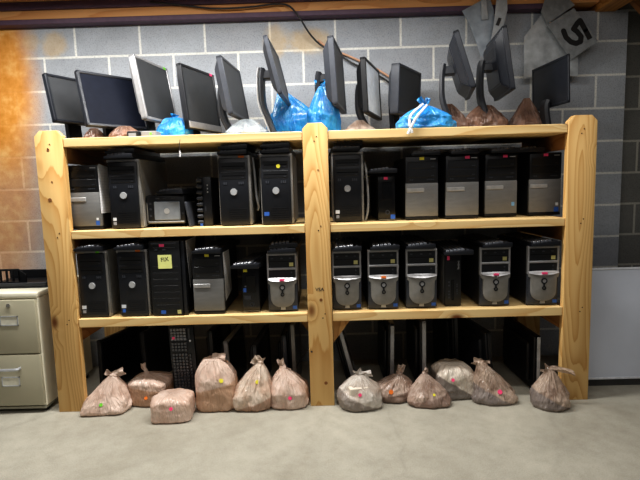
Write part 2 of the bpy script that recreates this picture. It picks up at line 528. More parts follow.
# ------------------------------------------------------------------ the setting
WY = 0.66          # face of the block wall
struct(bx('floor', concrete('concrete_floor'), None, -6, 6, -6, 2, -0.1, 0))
wl = block_wall('grey_block_wall', (184, 189, 195), (236, 236, 230), -1.525+.2032, 2.010-0.2032*10,
    ((-2.08, 1.90, 0.27, 0.55, 0.97, 0.38), (-2.12, 1.25, 0.27, 0.75, 0.70, 0.50), (-1.66, 2.09, 0.075, 0.075, 0.50, 0.35), (-1.80, 2.11, 0.05, 0.05, 0.35, 0.35), (-0.27, 2.07, 0.070, 0.095, 0.50, 0.40), (-0.06, 2.06, 0.14, 0.070, 0.55, 0.40)))
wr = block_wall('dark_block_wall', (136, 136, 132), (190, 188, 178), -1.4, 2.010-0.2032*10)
struct(bx('wall_back', wl, None, -5, 1.91, WY, WY+0.3, 0, 2.1915))
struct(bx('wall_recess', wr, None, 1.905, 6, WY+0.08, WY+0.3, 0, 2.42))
struct(bx('ceiling', plain('ceiling_boards', (120, 92, 66), 0.8), None, -6, 6, -6, 2, 2.42, 2.5))
struct(bx('trim_1', PURPLE, None, -5, 1.50, WY-0.07, WY+0.3, 2.192, 2.222, 0.003))
struct(bx('trim_2', BEAMW, None, -5, 1.70, WY-0.06, WY+0.3, 2.2225, 2.276, 0.003))
struct(bx('trim_3', PURPLE, None, -5, 1.70, WY-0.075, WY+0.3, 2.2765, 2.322, 0.003))
struct(bx('trim_4', BEAMW, None, -5, 1.70, WY-0.12, WY+0.3, 2.3225, 2.42, 0.003))
j = tag(bx('ceiling_joist', JOISTW, None, 1.705, 1.83, -2.2, WY+0.28, 2.185, 2.4195, 0.003), 'wooden joist above the plate painted 5, running towards the viewer', 'joist')
raf = MB().prism([(1.84, 2.19), (2.6, 1.38), (2.6, 1.68), (1.84, 2.415)], WY-0.16, WY-0.12, 'y').build('sloping_rafter', wood('dark_rafter', 0, (150, 104, 62), (110, 66, 34), 2.2, 10))
tag(raf, 'dark wooden rafter sloping down in the top right corner', 'rafter')

# ------------------------------------------------------------------ wooden shelving
S1, S2, S3 = 1.440, 0.970, 0.506        # shelf tops
shelf = thing('wooden_shelving_unit', 'long pine lumber shelving unit with clipped post tops against the block wall', 'shelf')
PX = ((-1.447, -1.306), (-0.097, 0.030), (1.230, 1.374))
post_bm = []
for i, (a, b) in enumerate(PX):
    c = 0.028
    for fr in (0, 1):
        y0, y1 = (-0.004, 0.034) if fr == 0 else (0.572, 0.610)
        zt = 1.480 if fr == 0 else 1.39
        P = [(a, 0), (b, 0), (b, zt-c), (b-c, zt), (a+c, zt), (a, zt-c)]
        po = MB().prism(P, y0, y1, 'y', 0.003).build('post', POSTW[i], shelf)
        if fr == 0:
            post_bm.append(po)
            nb = MB()
            for k in range(3):
                z = (1.40, 0.95, 0.49)[k]
                for q in range(2):
                    nb.cyl(((a+b)/2+0.012*q-0.006+0.01*k, -0.0045, z+0.022*q-0.01), 0.0032, 0.002, 'y', 8)
            nb.build('screw_head', BROWN_D, po)
BAYS = ((-1.304, -0.099), (0.032, 1.228))
for k, (zt, th) in enumerate(((S1, 0.044), (S2, 0.042), (S3, 0.046))):
    for q, (a, b) in enumerate(BAYS):
        bx('shelf_board', BOARDW[(k+q) % 3], shelf, a, b, 0.0, 0.600, zt-th, zt, 0.003)
for (zt, th) in ((S1, .044), (S2, .042), (S3, .046)):
    for x in (-1.332, 1.232):
        bx('side_rail', JOISTD, shelf, x, x+.024, .0345, .5715, zt-th-.079, zt-.002, .002)
for (x, sgn, zt, y) in ((0.032, 1, S3-.0465, .06), (-0.099, -1, S3-.0465, .30), (1.228, -1, S3-.0465, .53)):
    s = 0.13 if y > .1 else 0.115
    MB().prism([(x, zt-s*1.2), (x+sgn*s*.9, zt), (x, zt)], y, y+0.036, 'y').build('corner_brace', BRACEW, shelf)
hw = text('handwriting', 'VSA', 0.026, INK, shelf, Matrix.Translation((-0.032, -0.0048, 0.632)) @ FACE)
hw['label'] = 'small dark handwritten letters on the middle post'
# dark knots / holes seen on the posts
for (px, py, r) in ((48, 150, .007), (50, 200, .009), (52, 182, .004), (321, 300, .008), (326, 383, .009), (318, 170, .004)):
    P = at(px, py, -0.004)
    MB().cyl((P.x, -0.0046, P.z), r, 0.0016, 'y', 12).build('knot', plain('knot_brown', (128, 82, 42), .8), shelf)

# ------------------------------------------------------------------ computer towers
TG = {}
def put_sticker(root, mat, x, z, w, h, y, name='sticker', label=None):
    o = bx(name, mat, root, x-w/2, x+w/2, y-0.0012, y, z-h/2, z+h/2)
    if label: o['label'] = label
    return o

def round_logo_tower(w=0.170, h=0.360, d=0.43):
    r = thing('computer_tower', 'x', 'computer')
    bx('case', CASE_GREY, r, -w/2, w/2, 0.006, d, 0.006, h, 0.003)
    f = MB().box(-w/2+.006, w/2-.012, -0.016, 0.008, 0.004, h-0.012, 0.006, 2).build('front_panel', BLK2, r)
    MB().box(-w/2, w/2, -0.008, 0.010, h-0.014, h+.001, 0.004, 2).build('top_trim', SILV, r)
    MB().box(w/2-.014, w/2, -0.010, 0.008, 0.004, h-.012, 0.004, 2).build('side_trim', SILV2, r)
    for k in range(2):
        z = h-0.055-0.048*k
        dr = bx('drive_door', BLK, r, -w/2+.016, w/2-.022, -0.0172, -0.014, z-.018, z+.020, 0.002)
        bx('tray_slot', BLKG, dr, -w/2+.024, w/2-.030, -0.0176, -0.016, z-.002, z+.002)
        bx('eject_button', DARK, dr, w/2-.046, w/2-.034, -0.0182, -0.016, z-.013, z-.008)
    for q in (-.052, -.042, .026, .036, .046):
        bx('front_port', CHAR, r, q-.003, q+.003, -0.018, -0.015, h-.147, h-.134)
    lg = MB().cyl((-.004, -0.018, h*0.485), 0.0185, 0.008, 'y', 28, 0.0165).build('power_button', LSILV, r)
    MB().ring((-.004, h*0.485), 0.0185, 0.0215, -0.018, -0.014).build('button_ring', DARK, lg)
    vm = MB()
    for k in range(6):
        vm.box(-w/2+.05, w/2-.024, -0.0175, -0.0155, .030+.011*k, .035+.011*k)
    vm.build('vent_grille', BLK, r)
    fm = MB()
    for sx in (-1, 1):
        for yy in (.04, d-.06):
            fm.box(sx*(w/2-.03)-.012, sx*(w/2-.03)+.012, yy-.02, yy+.02, 0, .0065)
    fm.build('feet', RUBBER, r)
    return r

def grey_front_tower(w=0.172, h=0.335, d=0.41):
    r = thing('computer_tower', 'x', 'computer')
    bx('case', DK_STEEL, r, -w/2+.002, w/2-.002, 0.008, d, 0.006, h-.002, 0.003)
    zc = h*0.585
    MB().box(-w/2, w/2, -0.012, 0.010, zc, h, 0.005, 2).build('upper_front', BLK2, r)
    MB().box(-w/2, w/2, -0.012, 0.010, 0.020, zc-.001, 0.003, 2).build('grey_grille', weave('grey_mesh_front', (136, 136, 135)), r)
    MB().box(-w/2, w/2, -0.010, 0.012, 0.004, 0.0195, 0.003, 2).build('bottom_strip', BLK, r)
    for k in range(2):
        z = h-.046-.046*k
        dr = bx('drive_door', BLK, r, -w/2+.012, w/2-.012, -0.0145, -0.010, z-.019, z+.019, 0.002)
        bx('eject_button', DARK, dr, w/2-.036, w/2-.022, -0.0160, -0.014, z-.012, z-.007)
    for q in (-.060, -.050, .030, .040, .050, .060):
        bx('front_port', CHAR, r, q-.003, q+.003, -0.0138, -0.011, zc+.014, zc+.020)
    bx('pull_handle', plain('pale_grey_plastic', (172, 172, 172), 0.4, .2), r, -w/2+.004, w/2*.14, -0.0165, -0.010, zc-.048, zc-.026, 0.003)
    bx('power_light', PALEINK, r, w/2-.042, w/2-.012, -0.0126, -0.011, h-.017, h-.013)
    fm = MB()
    for sx in (-1, 1):
        for yy in (.05, d-.06):
            fm.box(sx*(w/2-.03)-.012, sx*(w/2-.03)+.012, yy-.02, yy+.02, 0, .0065)
    fm.build('feet', RUBBER, r)
    return r

def shield_tower(w=0.162, h=0.318, d=0.41):
    r = thing('computer_tower', 'x', 'computer')
    bx('case', DK_STEEL, r, -w/2+.003, w/2-.003, 0.006, d, 0.006, h-.002, 0.003)
    MB().box(-w/2, w/2, -0.010, 0.010, 0.004, h*.56, 0.006, 2).build('lower_front', CHAR, r)
    # silver frame around two bays
    z0 = h*.53; zm = h*.735; e = .010
    fr = MB()
    fr.box(-w/2, -w/2+e, -.016, .010, z0, h, .003)
    fr.box(w/2-e, w/2, -.016, .010, z0, h, .003)
    fr.box(-w/2, w/2, -.0165, .010, h-.012, h+.0005, .003)
    fr.box(-w/2, w/2, -.0165, .010, zm-.006, zm+.006, .003)
    fr.build('silver_frame', SILV, r)
    ub = bx('drive_bay', BLK2, r, -w/2+e-.001, w/2-e+.001, -.010, .0095, zm+.004, h-.010)
    bm_ = MB()
    for q in (-.052, 0, .046): bm_.box(q-.006, q+.006, -.0118, -.009, h-.032, h-.025, .001)
    bm_.build('eject_button', CHAR, ub)
    bx('tray_slot', BLKG, ub, -w/2+e+.004, w/2-e-.004, -.0106, -.009, zm+.038, zm+.040)
    put_sticker(ub, OLIVE, w/2-.030, zm+.022, .022, .020, -.0101, 'energy_sticker')
    lb = bx('card_reader_bay', BLK2, r, -w/2+e-.001, w/2-e+.001, -.010, .0095, z0, zm-.004)
    pm = MB()
    pm.cyl((w/2-.030, -.011, zm-.022), .004, .003, 'y', 12); pm.cyl((w/2-.030, -.011, zm-.042), .004, .003, 'y', 12)
    pm.build('audio_jack', CHAR, lb)
    # shield
    zt = h*.565; zb = h*.085; a = w/2-.004
    P = [(-a, zt), (-a, zt-.022), (-a+.010, zt-.030)]
    n = 18; ry = (zt-.030)-zb-.028; 
    for k in range(n+1):
        t = PI+PI*k/n
        P.append(((a-.012)*math.copysign(abs(math.cos(t))**.8, math.cos(t)), zb+.052+ry*0.0+0.052*math.sin(t)))
    P += [(a-.010, zt-.030), (a, zt-.022), (a, zt)]
    sh = MB().prism(P, -.026, -.008, 'y', .004).build('shield_panel', SILV2, r)
    # curved bright lip on top of the shield
    P2 = []
    for k in range(15):
        t = -1+2*k/14
        P2.append((t*a, zt+.010-.004*t*t))
    for k in range(15):
        t = 1-2*k/14
        P2.append((t*a, zt-.012-.012*(1-t*t)))
    b = bmesh.new(); top = []; bot = []
    lip = MB()
    for k in range(15):
        t = -1+2*k/14
        top.append(b.verts.new((t*a, -.016, zt+.008-.002*t*t)))
        bot.append(b.verts.new((t*a*.98, -.028-.006*(1-t*t), zt-.003-.010*(1-t*t))))
    back = [b.verts.new((v.co.x, -.012, bot[i].co.z)) for i, v in enumerate(top)]
    for k in range(14):
        b.faces.new((top[k], top[k+1], bot[k+1], bot[k]))
        b.faces.new((bot[k], bot[k+1], back[k+1], back[k]))
        b.faces.new((back[k], back[k+1], top[k+1], top[k]))
    b.faces.new((top[0], bot[0], back[0])); b.faces.new((top[-1], back[-1], bot[-1]))
    bmesh.ops.recalc_face_normals(b, faces=b.faces)
    lip.merge(b)
    lip.build('shield_lip', plain('bright_silver_plastic', (178, 178, 180), .25, .2), sh)
    pz = h*.425
    pb = MB().ring((0, pz), .0095, .0155, -.031, -.024).build('power_button', BLK, sh)
    MB().ring((0, pz-.038), .0055, .0105, -.031, -.024).build('reset_button', BLK, sh)
    bx('button_link', BLK, sh, -.004, .004, -.030, -.024, pz-.029, pz-.013, .001)
    MB().cyl((0, -.0275, pz), .0096, .004, 'y', 20).build('button_face', SILV, pb)
    MB().prism([(-.013, h*.055-.006), (.013, h*.055-.006), (.011, h*.055+.007), (-.011, h*.055+.007)], -.0125, -.009, 'y').build('maker_badge', LSILV, r)
    put_sticker(r, BLUE_STK, w/2-.018, .022, .022, .017, -.0101, 'processor_sticker')
    vm = MB()
    for k in range(5): vm.box(-w/2+.003, -w/2+.0005+.004, -.0115, -.009, .05+.02*k, .062+.02*k)
    vm.build('side_vent', BLK, r)
    fm = MB()
    for sx in (-1, 1):
        for yy in (.05, d-.06): fm.box(sx*(w/2-.03)-.012, sx*(w/2-.03)+.012, yy-.02, yy+.02, 0, .0065)
    fm.build('feet', RUBBER, r)
    return r

used = {}
def place_tower(kind, maker, x, y, z, label, group=None, rz=0.0, sx=1.0, sz=1.0, sy=1.0):
    if kind not in used:
        used[kind] = maker(); o = used[kind]
    else:
        o = None
    if o is None:
        o = copy_tree(PROTO[kind])
    else:
        PROTO[kind] = copy_tree(o)      # pristine copy without stickers, removed at the end
    o.location = (x, y, z); o.rotation_euler = (0, 0, rz); o.scale = (sx, sy, sz)
    tag(o, label, 'computer', group)
    return o
PROTO = {}
G1 = 'black towers with a round silver logo'
G2 = 'towers with a black top and grey mesh front'
G3 = 'towers with a silver shield front'
E_ = 0.0004
tw = {}
tw['A2'] = place_tower('round', round_logo_tower, -1.033, .062, S2+E_, 'black round-logo tower with grey side, left of the small flat desktop computer', G1)
tw['A5'] = place_tower('round', round_logo_tower, -.460, .066, S2+E_, 'black round-logo tower with an orange sticker on its top trim, upper shelf', G1, 0, 1, 1.012)
tw['A6'] = place_tower('round', round_logo_tower, -.240, .056, S2+E_, 'black round-logo tower with a yellow dot and blue corner sticker, next to the middle post', G1, 0, 1, 1.015)
tw['B1'] = place_tower('round', round_logo_tower, .132, .110, S2+E_, 'black round-logo tower right of the middle post on the upper shelf', G1, 0, .97, 1.02)
tw['C1'] = place_tower('round', round_logo_tower, -1.222, .036, S3+E_, 'black round-logo tower with green sticker, leftmost on the middle shelf', G1, 0, .945, .985)
tw['C2'] = place_tower('round', round_logo_tower, -1.011, .036, S3+E_, 'black round-logo tower with orange top sticker, beside the tower with the yellow note', G1, 0, .96, .988)
tw['A1'] = place_tower('grey', grey_front_tower, -1.247, .062, S2+E_, 'grey-fronted black tower at the left post with a paper sheet on its side', G2, 0, .97, 1.005)
tw['B3'] = place_tower('grey', grey_front_tower, .521, .114, S2+E_, 'grey-fronted tower with a yellow sticker on its black top, upper shelf', G2, 0, 1.0, 1.0)
tw['B4'] = place_tower('grey', grey_front_tower, .733, .110, S2+E_, 'grey-fronted pink-stickered tower without a blue sticker, right of the yellow-stickered one', G2, 0, 1.01, 1.0)
tw['B5'] = place_tower('grey', grey_front_tower, .955, .160, S2+E_, 'pink-stickered grey-fronted tower with a small light blue sticker low on its front', G2, 0, 1.0, 1.01)
tw['B6'] = place_tower('grey', grey_front_tower, 1.200, .180, S2+E_, 'pink-stickered grey-fronted tower nearest the right post on the upper shelf', G2, 0, 1.0, 1.015, .93)
tw['C4'] = place_tower('grey', grey_front_tower, -.618, .040, S3+E_, 'grey-fronted tower with a yellow sticker on the middle shelf, printed sheet on its side', G2, 0, .93, .975)
tw['C6'] = place_tower('shield', shield_tower, -.229, .058, S3+E_, 'silver shield-front tower left of the middle post', G3, 0, .98, .99)
tw['D1'] = place_tower('shield', shield_tower, .112, .055, S3+E_, 'silver shield-front tower right against the middle post', G3, 0, .945, 1.0)
tw['D2'] = place_tower('shield', shield_tower, .303, .050, S3+E_, 'silver shield-front tower with an orange dot on its bright lip', G3, 0, 1.0, 1.005)
tw['D3'] = place_tower('shield', shield_tower, .504, .050, S3+E_, 'silver shield-front tower just left of the slim black tower', G3, 0, 1.01, 1.005)
tw['D5'] = place_tower('shield', shield_tower, .891, .056, S3+E_, 'pink-dotted silver shield-front tower just right of the slim black tower', G3, 0, .985, .995)
tw['D6'] = place_tower('shield', shield_tower, 1.140, .050, S3+E_, 'pink-dotted silver shield-front tower at the right post', G3, 0, 1.015, .998)
for k, o in PROTO.items():
    def rm(q):
        for c in list(q.children): rm(c)
        bpy.data.objects.remove(q)
    rm(o)
# stickers that tell them apart (local coordinates of each tower)
put_sticker(tw['A2'], WHITE_STK, -.058, .052, .018, .016, -.0161, 'white_sticker'); put_sticker(tw['A2'], plain('grey_sticker', (150, 152, 156)), -.058, .030, .016, .016, -.0161, 'grey_sticker')
put_sticker(tw['B1'], WHITE_STK, -.060, .055, .022, .018, -.0161, 'white_sticker'); put_sticker(tw['B1'], plain('grey_sticker', (150, 152, 156)), -.060, .030, .016, .016, -.0161, 'grey_sticker')
put_sticker(tw['A6'], BLUE_STK, -.056, .058, .026, .020, -.0161, 'blue_sticker')
d_ = MB().cyl((.012, -.0196, .298), .010, .0012, 'y', 16).build('yellow_dot', YEL, tw['A6'])
put_sticker(tw['A5'], ORANGE, .040, .353, .030, .010, -.0081, 'orange_sticker')
put_sticker(tw['C1'], GREEN, .035, .353, .020, .009, -.0081, 'green_sticker'); put_sticker(tw['C2'], ORANGE, .035, .353, .026, .010, -.0081, 'orange_sticker')
for k in ('C1', 'C2'):
    put_sticker(tw[k], WHITE_STK, -.058, .058, .024, .018, -.0161, 'white_sticker')
put_sticker(tw['C1'], plain('grey_sticker', (150, 152, 156)), -.058, .034, .018, .016, -.0161, 'grey_sticker'); put_sticker(tw['C2'], BLUE_STK, -.058, .034, .016, .018, -.0161, 'blue_sticker')
for k, mt, x in (('A1', None, 0), ('B3', YEL, 0.0), ('B4', PINK, .025), ('B5', PINK, .020), ('B6', PINK, 0.0), ('C4', YEL, 0.0)):
    if mt: put_sticker(tw[k], mt, x, .323, .024, .014, -.0121, 'colour_sticker')
put_sticker(tw['A1'], BLUE_STK, .066, .035, .020, .022, -.0121, 'blue_sticker'); put_sticker(tw['A1'], WHITE_STK, .066, .056, .012, .012, -.0121, 'white_sticker')
put_sticker(tw['B5'], plain('light_blue_sticker', (130, 180, 220)), .064, .070, .016, .020, -.0121, 'light_blue_sticker')
put_sticker(tw['B6'], BLUE_STK, .062, .034, .024, .026, -.0121, 'blue_sticker'); put_sticker(tw['B6'], WHITE_STK, .064, .062, .014, .016, -.0121, 'white_sticker')
for k, mt in (('C6', PINK), ('D2', ORANGE), ('D5', PINK), ('D6', PINK)):
    MB().prism([(-.013, .172), (.013, .172), (.013, .182), (-.013, .182)], -.0352, -.028, 'y').build('colour_sticker', mt, tw[k])

# slim and odd computers
def feet(r, w, d):
    fm = MB()
    for sx in (-1, 1):
        for yy in (.05, d-.06): fm.box(sx*(w/2-.02)-.008, sx*(w/2-.02)+.008, yy-.02, yy+.02, 0, .0055)
    fm.build('feet', RUBBER, r)
def slim_gloss(label, loc, w=.093, h=.250, d=.40):
    r = thing('slim_computer', label, 'computer', loc)
    bx('case', DK_STEEL, r, -w/2+.001, w/2-.001, .008, d, .005, h-.003, .003)
    MB().box(-w/2, w/2, -.014, .009, .012, h, .006, 2).build('front_panel', plain('deep_black_plastic', (20, 20, 22), .22), r)
    bx('base_strip', SILV2, r, -w/2+.004, w/2-.004, -.008, .010, .003, .0115, .002)
    bx('drive_door', BLKG, r, -.024, .026, -.0165, -.013, h*.45, h*.82, .002)
    MB().ring((.004, h*.185), .008, .0115, -.0165, -.013).build('logo_ring', CHAR, r)
    feet(r, w, d)
    return r
sl = slim_gloss('slim glossy black tower with pink sticker, between the round-logo and grey-fronted towers', (.336, .111+.014, S2+E_))
put_sticker(sl, PINK, -.004, .226, .022, .014, -.0141, 'pink_sticker'); put_sticker(sl, BLUE_STK, .032, .022, .024, .022, -.0141, 'blue_sticker')
sl = slim_gloss('slim glossy black tower with yellow and blue stickers on the middle shelf', (-.398, .060, S3+E_), .092, .243, .38)
put_sticker(sl, YEL, -.026, .226, .020, .014, -.0141, 'yellow_sticker'); put_sticker(sl, BLUE_STK, -.026, .122, .026, .022, -.0142, 'blue_sticker')
put_sticker(sl, plain('grey_label', (130, 134, 140)), -.016, .142, .030, .006, -.0142, 'grey_label'); put_sticker(sl, CHAR, -.018, .082, .034, .022, -.0142, 'dark_label')

r = thing('slim_computer', 'slim matte black tower with pink sticker between silver shield towers', 'computer', (.677, .075, S3+E_))
w, h, d = .087, .284, .40
bx('case', CASE_GREY, r, -w/2, w/2, .008, d, .005, h-.002, .003)
MB().box(-w/2, w/2, -.012, .009, .004, h, .004, 2).build('front_panel', BLK, r)
put_sticker(r, PINK, -.026, h-.022, .014, .022, -.0121, 'pink_sticker')
text('maker_name', 'lenovo', .017, PALEINK, r, Matrix.Translation((.027, -.0123, h-.060)) @ FACE @ Matrix.Rotation(PI/2, 4, 'Z'))
bx('drive_door', BLKG, r, -.010, .004, -.0140, -.011, .035, .145, .002)
for z in (.045, .062, .078, .11, .128):
    bx('front_port', CHAR, r, -.026, -.018, -.0138, -.011, z, z+.008); bx('front_port', CHAR, r, .018, .024, -.0138, -.011, z*.6+.04, z*.6+.046)
feet(r, w, d)

r = thing('computer_tower', 'tall wide black tower with a yellow handwritten note stuck on its front', 'computer', (-.824, .030, S3+E_))
w, h, d = .184, .402, .44
bx('case', DK_STEEL, r, -w/2+.002, w/2-.002, .010, d, .006, h-.003, .003)
MB().box(-w/2, w/2-.022, -.014, .012, .004, h-.004, .005, 2).build('front_panel', BLK, r)
MB().box(w/2-.021, w/2, -.008, .012, .004, h-.004, .006, 2).build('side_trim', BLK2, r)
bx('top_slot', CHAR, r, -w/2+.014, w/2-.04, -.0155, -.012, h-.020, h-.012, .001)
bx('tray_slot', CHAR, r, -w/2+.024, w/2-.045, -.0152, -.012, h-.040, h-.036, .001)
pm = MB(); pm.box(-.060, -.046, -.0155, -.012, h-.052, h-.045); pm.box(-.020, -.004, -.0155, -.012, h-.052, h-.045); pm.build('eject_button', CHAR, r)
lv = MB()
for k in range(7): lv.box(-w/2+.014, w/2-.036, -.0143, -.012, .040+.034*k, .062+.034*k, .001)
lv.build('louvre_panel', BLK, r)
put_sticker(r, PINK, -.022, h-.026, .026, .014, -.0156, 'pink_sticker')
nt = put_sticker(r, NOTE, -.010, h-.112, .072, .072, -.0150, 'sticky_note'); nt['label'] = 'square yellow handwritten note'
text('handwriting', 'FIX', .030, INK, nt, Matrix.Translation((-.010, -.0164, h-.100)) @ FACE @ Matrix.Rotation(R(6), 4, 'Z') @ Matrix.Shear('XZ', 4, (.0, .0)))
put_sticker(r, BLUE_STK, -.034, .022, .026, .018, -.0141, 'blue_sticker'); put_sticker(r, OLIVE, .050, .022, .020, .020, -.0141, 'energy_sticker')
feet(r, w, d)

r = thing('desktop_computer', 'small flat black desktop computer with a grey drive front on the upper shelf', 'computer', (-.839, .112, S2+.012+E_))
w, h, d = .204, .160, .36
bx('case', DK_STEEL, r, -w/2, w/2, .008, d, .006, h, .004)
MB().box(-w/2, w/2, -.012, .010, .005, h-.002, .006, 2).build('front_panel', BLK2, r)
bx('bottom_trim', SILV2, r, -w/2+.004, w/2-.004, -.016, .006, .010, .020, .003)
g = bx('grey_drive_front', plain('slate_grey_plastic', (128, 135, 144), .4), r, -w/2+.040, w/2-.026, -.0165, -.010, .026, h-.036, .003)
MB().cyl((.006, -.0165, .074), .015, .003, 'y', 24).build('logo_disc', LSILV, g)
for q in (-.042, -.004, .042): bx('front_port', CHAR, r, q-.010, q+.010, -.0138, -.010, h-.022, h-.015, .001)
bt = MB()
for z in (.05, .085, .115): bt.cyl((-w/2+.020, -.0125, z), .006, .003, 'y', 12)
bt.cyl((w/2-.013, -.0125, .06), .005, .003, 'y', 12)
bt.build('front_button', CHAR, r)
bx('left_trim', SILV2, r, -w/2-.001, -w/2+.006, -.013, .004, .02, .12, .002)
for sx in (-1, 1):
    for yy in (.04, d-.05): MB().cyl((sx*(w/2-.025), yy, -.003), .010, .018, 'z', 14).build('foot', RUBBER, r)

r = thing('slim_computer', 'slim black computer with a ribbed left edge beside the small flat desktop', 'computer', (-.632, .110, S2+E_))
w, h, d = .081, .262, .36
bx('case', DK_STEEL, r, -w/2+.001, w/2-.001, .008, d, .005, h-.003, .003)
MB().box(-w/2+.034, w/2, -.014, .009, .004, h, .004, 2).build('front_panel', BLK2, r)
rb = MB()
for k in range(8): rb.box(-w/2, -w/2+.033, -.018, .009, .012+.0315*k, .030+.0315*k, .004)
rb.build('ribbed_grille', DARK, r)
lt = MB()
for k in range(3): lt.box(.018, .024, -.0152, -.013, h-.050-.018*k, h-.042-.018*k)
lt.build('indicator_light', LSILV, r)
bx('side_port', CHAR, r, .004, .009, -.0152, -.013, .08, .105); put_sticker(r, BLUE_STK, -.018, .008, .014, .014, -.0185, 'blue_sticker'); feet(r, w, d)
cv = MB().box(-.006, .006, -.07, .07, -.066, .066, .003).build('computer_cover', CHAR, None)
cv.location = (-.706, .13, S2+.0675); cv.rotation_euler = (0, R(-9), R(-6))
tag(cv, 'small dark grey cover panel leaning between flat desktop and ribbed computer', 'panel')

# ------------------------------------------------------------------ keyboards
def keyboard():
    r = thing('keyboard', 'x', 'keyboard')
    # lies flat, its long side along local y (0..0.45), short end facing -y, the back edge on +x
    W, L = .150, .445
    P = [(-W/2, 0), (W/2, 0), (W/2, .024), (W/2-.03, .025), (-W/2, .014)]
    MB().prism(P, 0, L, 'y', .003).build('keyboard_body', BLK2, r)
    def zt(x): return .014+(x+W/2)/(W-.03)*.011
    def block(name, y0, y1, rows, n, mt=KEYS):
        mb = MB()
        for q in range(rows):
            x = -W/2+.012+q*.0195
            for k in range(n):
                a = y0+(y1-y0)*k/n; c = y0+(y1-y0)*(k+1)/n
                z = zt(x+.008)
                mb.box(x, x+.0165, a+.001, c-.001, z-.002, z+.0085, .0022)
        return mb.build(name, mt, r)
    block('number_keys', .012, .088, 5, 4, KEYS_GLINT)
    block('arrow_keys', .098, .154, 5, 3)
    block('letter_keys', .164, .434, 5, 14)
    mb = MB()
    for k in range(12): mb.box(W/2-.034, W/2-.022, .17+.022*k, .187+.022*k, .022, .031, .002)
    mb.build('function_keys', KEYS, r)
    MB().box(W/2-.032, W/2-.02, .016, .080, .022, .0275, .001).build('status_panel', CHAR, r)
    return r
KB0 = None
def place_kb(x, y, z, label, rz=0.0, rx=0.0, ry=0.0, group='keyboards lying on the computers'):
    global KB0
    if KB0 is None:
        KB0 = keyboard(); o = KB0
    else: o = copy_tree(KB0)
    o.location = (x, y-.062, z); o.rotation_euler = (rx, ry, rz)
    tag(o, label, 'keyboard', group)
    return o
h1 = S2+.362; h2 = S2+.338
place_kb(-1.040, .075, h1+.002, 'black keyboard lying directly on the round-logo tower left of the flat desktop', R(-3))
place_kb(-1.035, .090, h1+.0285, 'upper black keyboard of the pair on the tower left of the flat desktop', R(2))
place_kb(-.810, .140, S2+.1745, 'black keyboard lying on the small flat desktop computer', R(-10))
place_kb(-.460, .085, h1+.007, 'lower black keyboard on the round-logo tower with the orange sticker', R(1))
place_kb(-.455, .082, h1+.0335, 'upper black keyboard on the round-logo tower with the orange sticker', R(-1.5))
place_kb(-.242, .080, h1+.008, 'lower black keyboard on the tower with the yellow dot', R(-1))
place_kb(-.240, .078, h1+.0345, 'upper black keyboard on the tower with the yellow dot', R(1.5))
place_kb(.120, .120, h1+.010, 'lower black keyboard on the round-logo tower right of the middle post', R(1))
place_kb(.135, .130, h1+.0365, 'upper black keyboard on the round-logo tower right of the middle post', R(-2))
place_kb(.312, .130, S2+.2525, 'black keyboard on the slim glossy tower with the pink sticker', R(0))
place_kb(.540, .150, h2+.001, 'black keyboard on the grey-fronted tower with the yellow sticker', R(-6))
place_kb(.738, .130, h2+.001, 'black keyboard on the grey-fronted tower right of the yellow-stickered one', R(1))
place_kb(.962, .170, h2+.004, 'black keyboard on the grey-fronted tower with the light blue sticker', R(-2))
place_kb(1.110, .200, h2+.006, 'black keyboard on the grey-fronted tower nearest the right post', R(3))
place_kb(-1.225, .055, S3+.358, 'black keyboard on the leftmost round-logo tower of the middle shelf', R(-4))
place_kb(-1.015, .055, S3+.359, 'black keyboard on the round-logo tower beside the tall wide tower', R(-2))
place_kb(-.610, .050, S3+.330, 'black keyboard on the grey-fronted tower of the middle shelf', R(-3))
place_kb(-.418, .055, S3+.2455, 'black keyboard overhanging the slim tower with yellow and blue stickers', R(-6))
place_kb(-.226, .075, S3+.319, 'lower black keyboard on the shield tower left of the middle post', R(-2))
place_kb(-.216, .085, S3+.346, 'upper black keyboard on the shield tower left of the middle post', R(3))
place_kb(.115, .060, S3+.321, 'black keyboard on the shield tower against the middle post', R(-2))
place_kb(.310, .060, S3+.323, 'black keyboard on the shield tower with the orange dot', R(-3))
place_kb(.496, .060, S3+.323, 'black keyboard on the shield tower left of the slim black tower', R(1))
place_kb(.690, .062, S3+.286, 'black keyboard overhanging the slim matte black tower', R(-2))
place_kb(.893, .065, S3+.319, 'black keyboard on the pink-dotted shield tower beside the slim tower', R(3))
place_kb(1.140, .065, S3+.320, 'black keyboard on the pink-dotted shield tower at the right post', R(3))

# keyboard standing on its end among the lower monitors
k = place_kb(-.728, .140, .0, 'black keyboard standing on end behind the tan bags, pink dot near its top', 0, R(90), 0, 'keyboards lying on the computers')
k.rotation_euler = (R(86), 0, 0)
# local: y up after rotation; keys face -y? flip so that the keys look at the viewer
k.matrix_world = Matrix.Translation((-.812, .15, .418)) @ Matrix.Rotation(R(-2), 4, 'Y') @ Matrix.Scale(.935, 4) @ Matrix(((1, 0, 0, 0), (0, 0, -1, 0), (0, -1, 0, 0), (0, 0, 0, 1)))
MB().cyl((-.045, .070, .0265), .009, .0012, 'z', 14).build('pink_dot', PINK, k)
MB().cyl((.052, .092, .0255), .006, .0012, 'z', 14).build('white_dot', WHITE_STK, k)

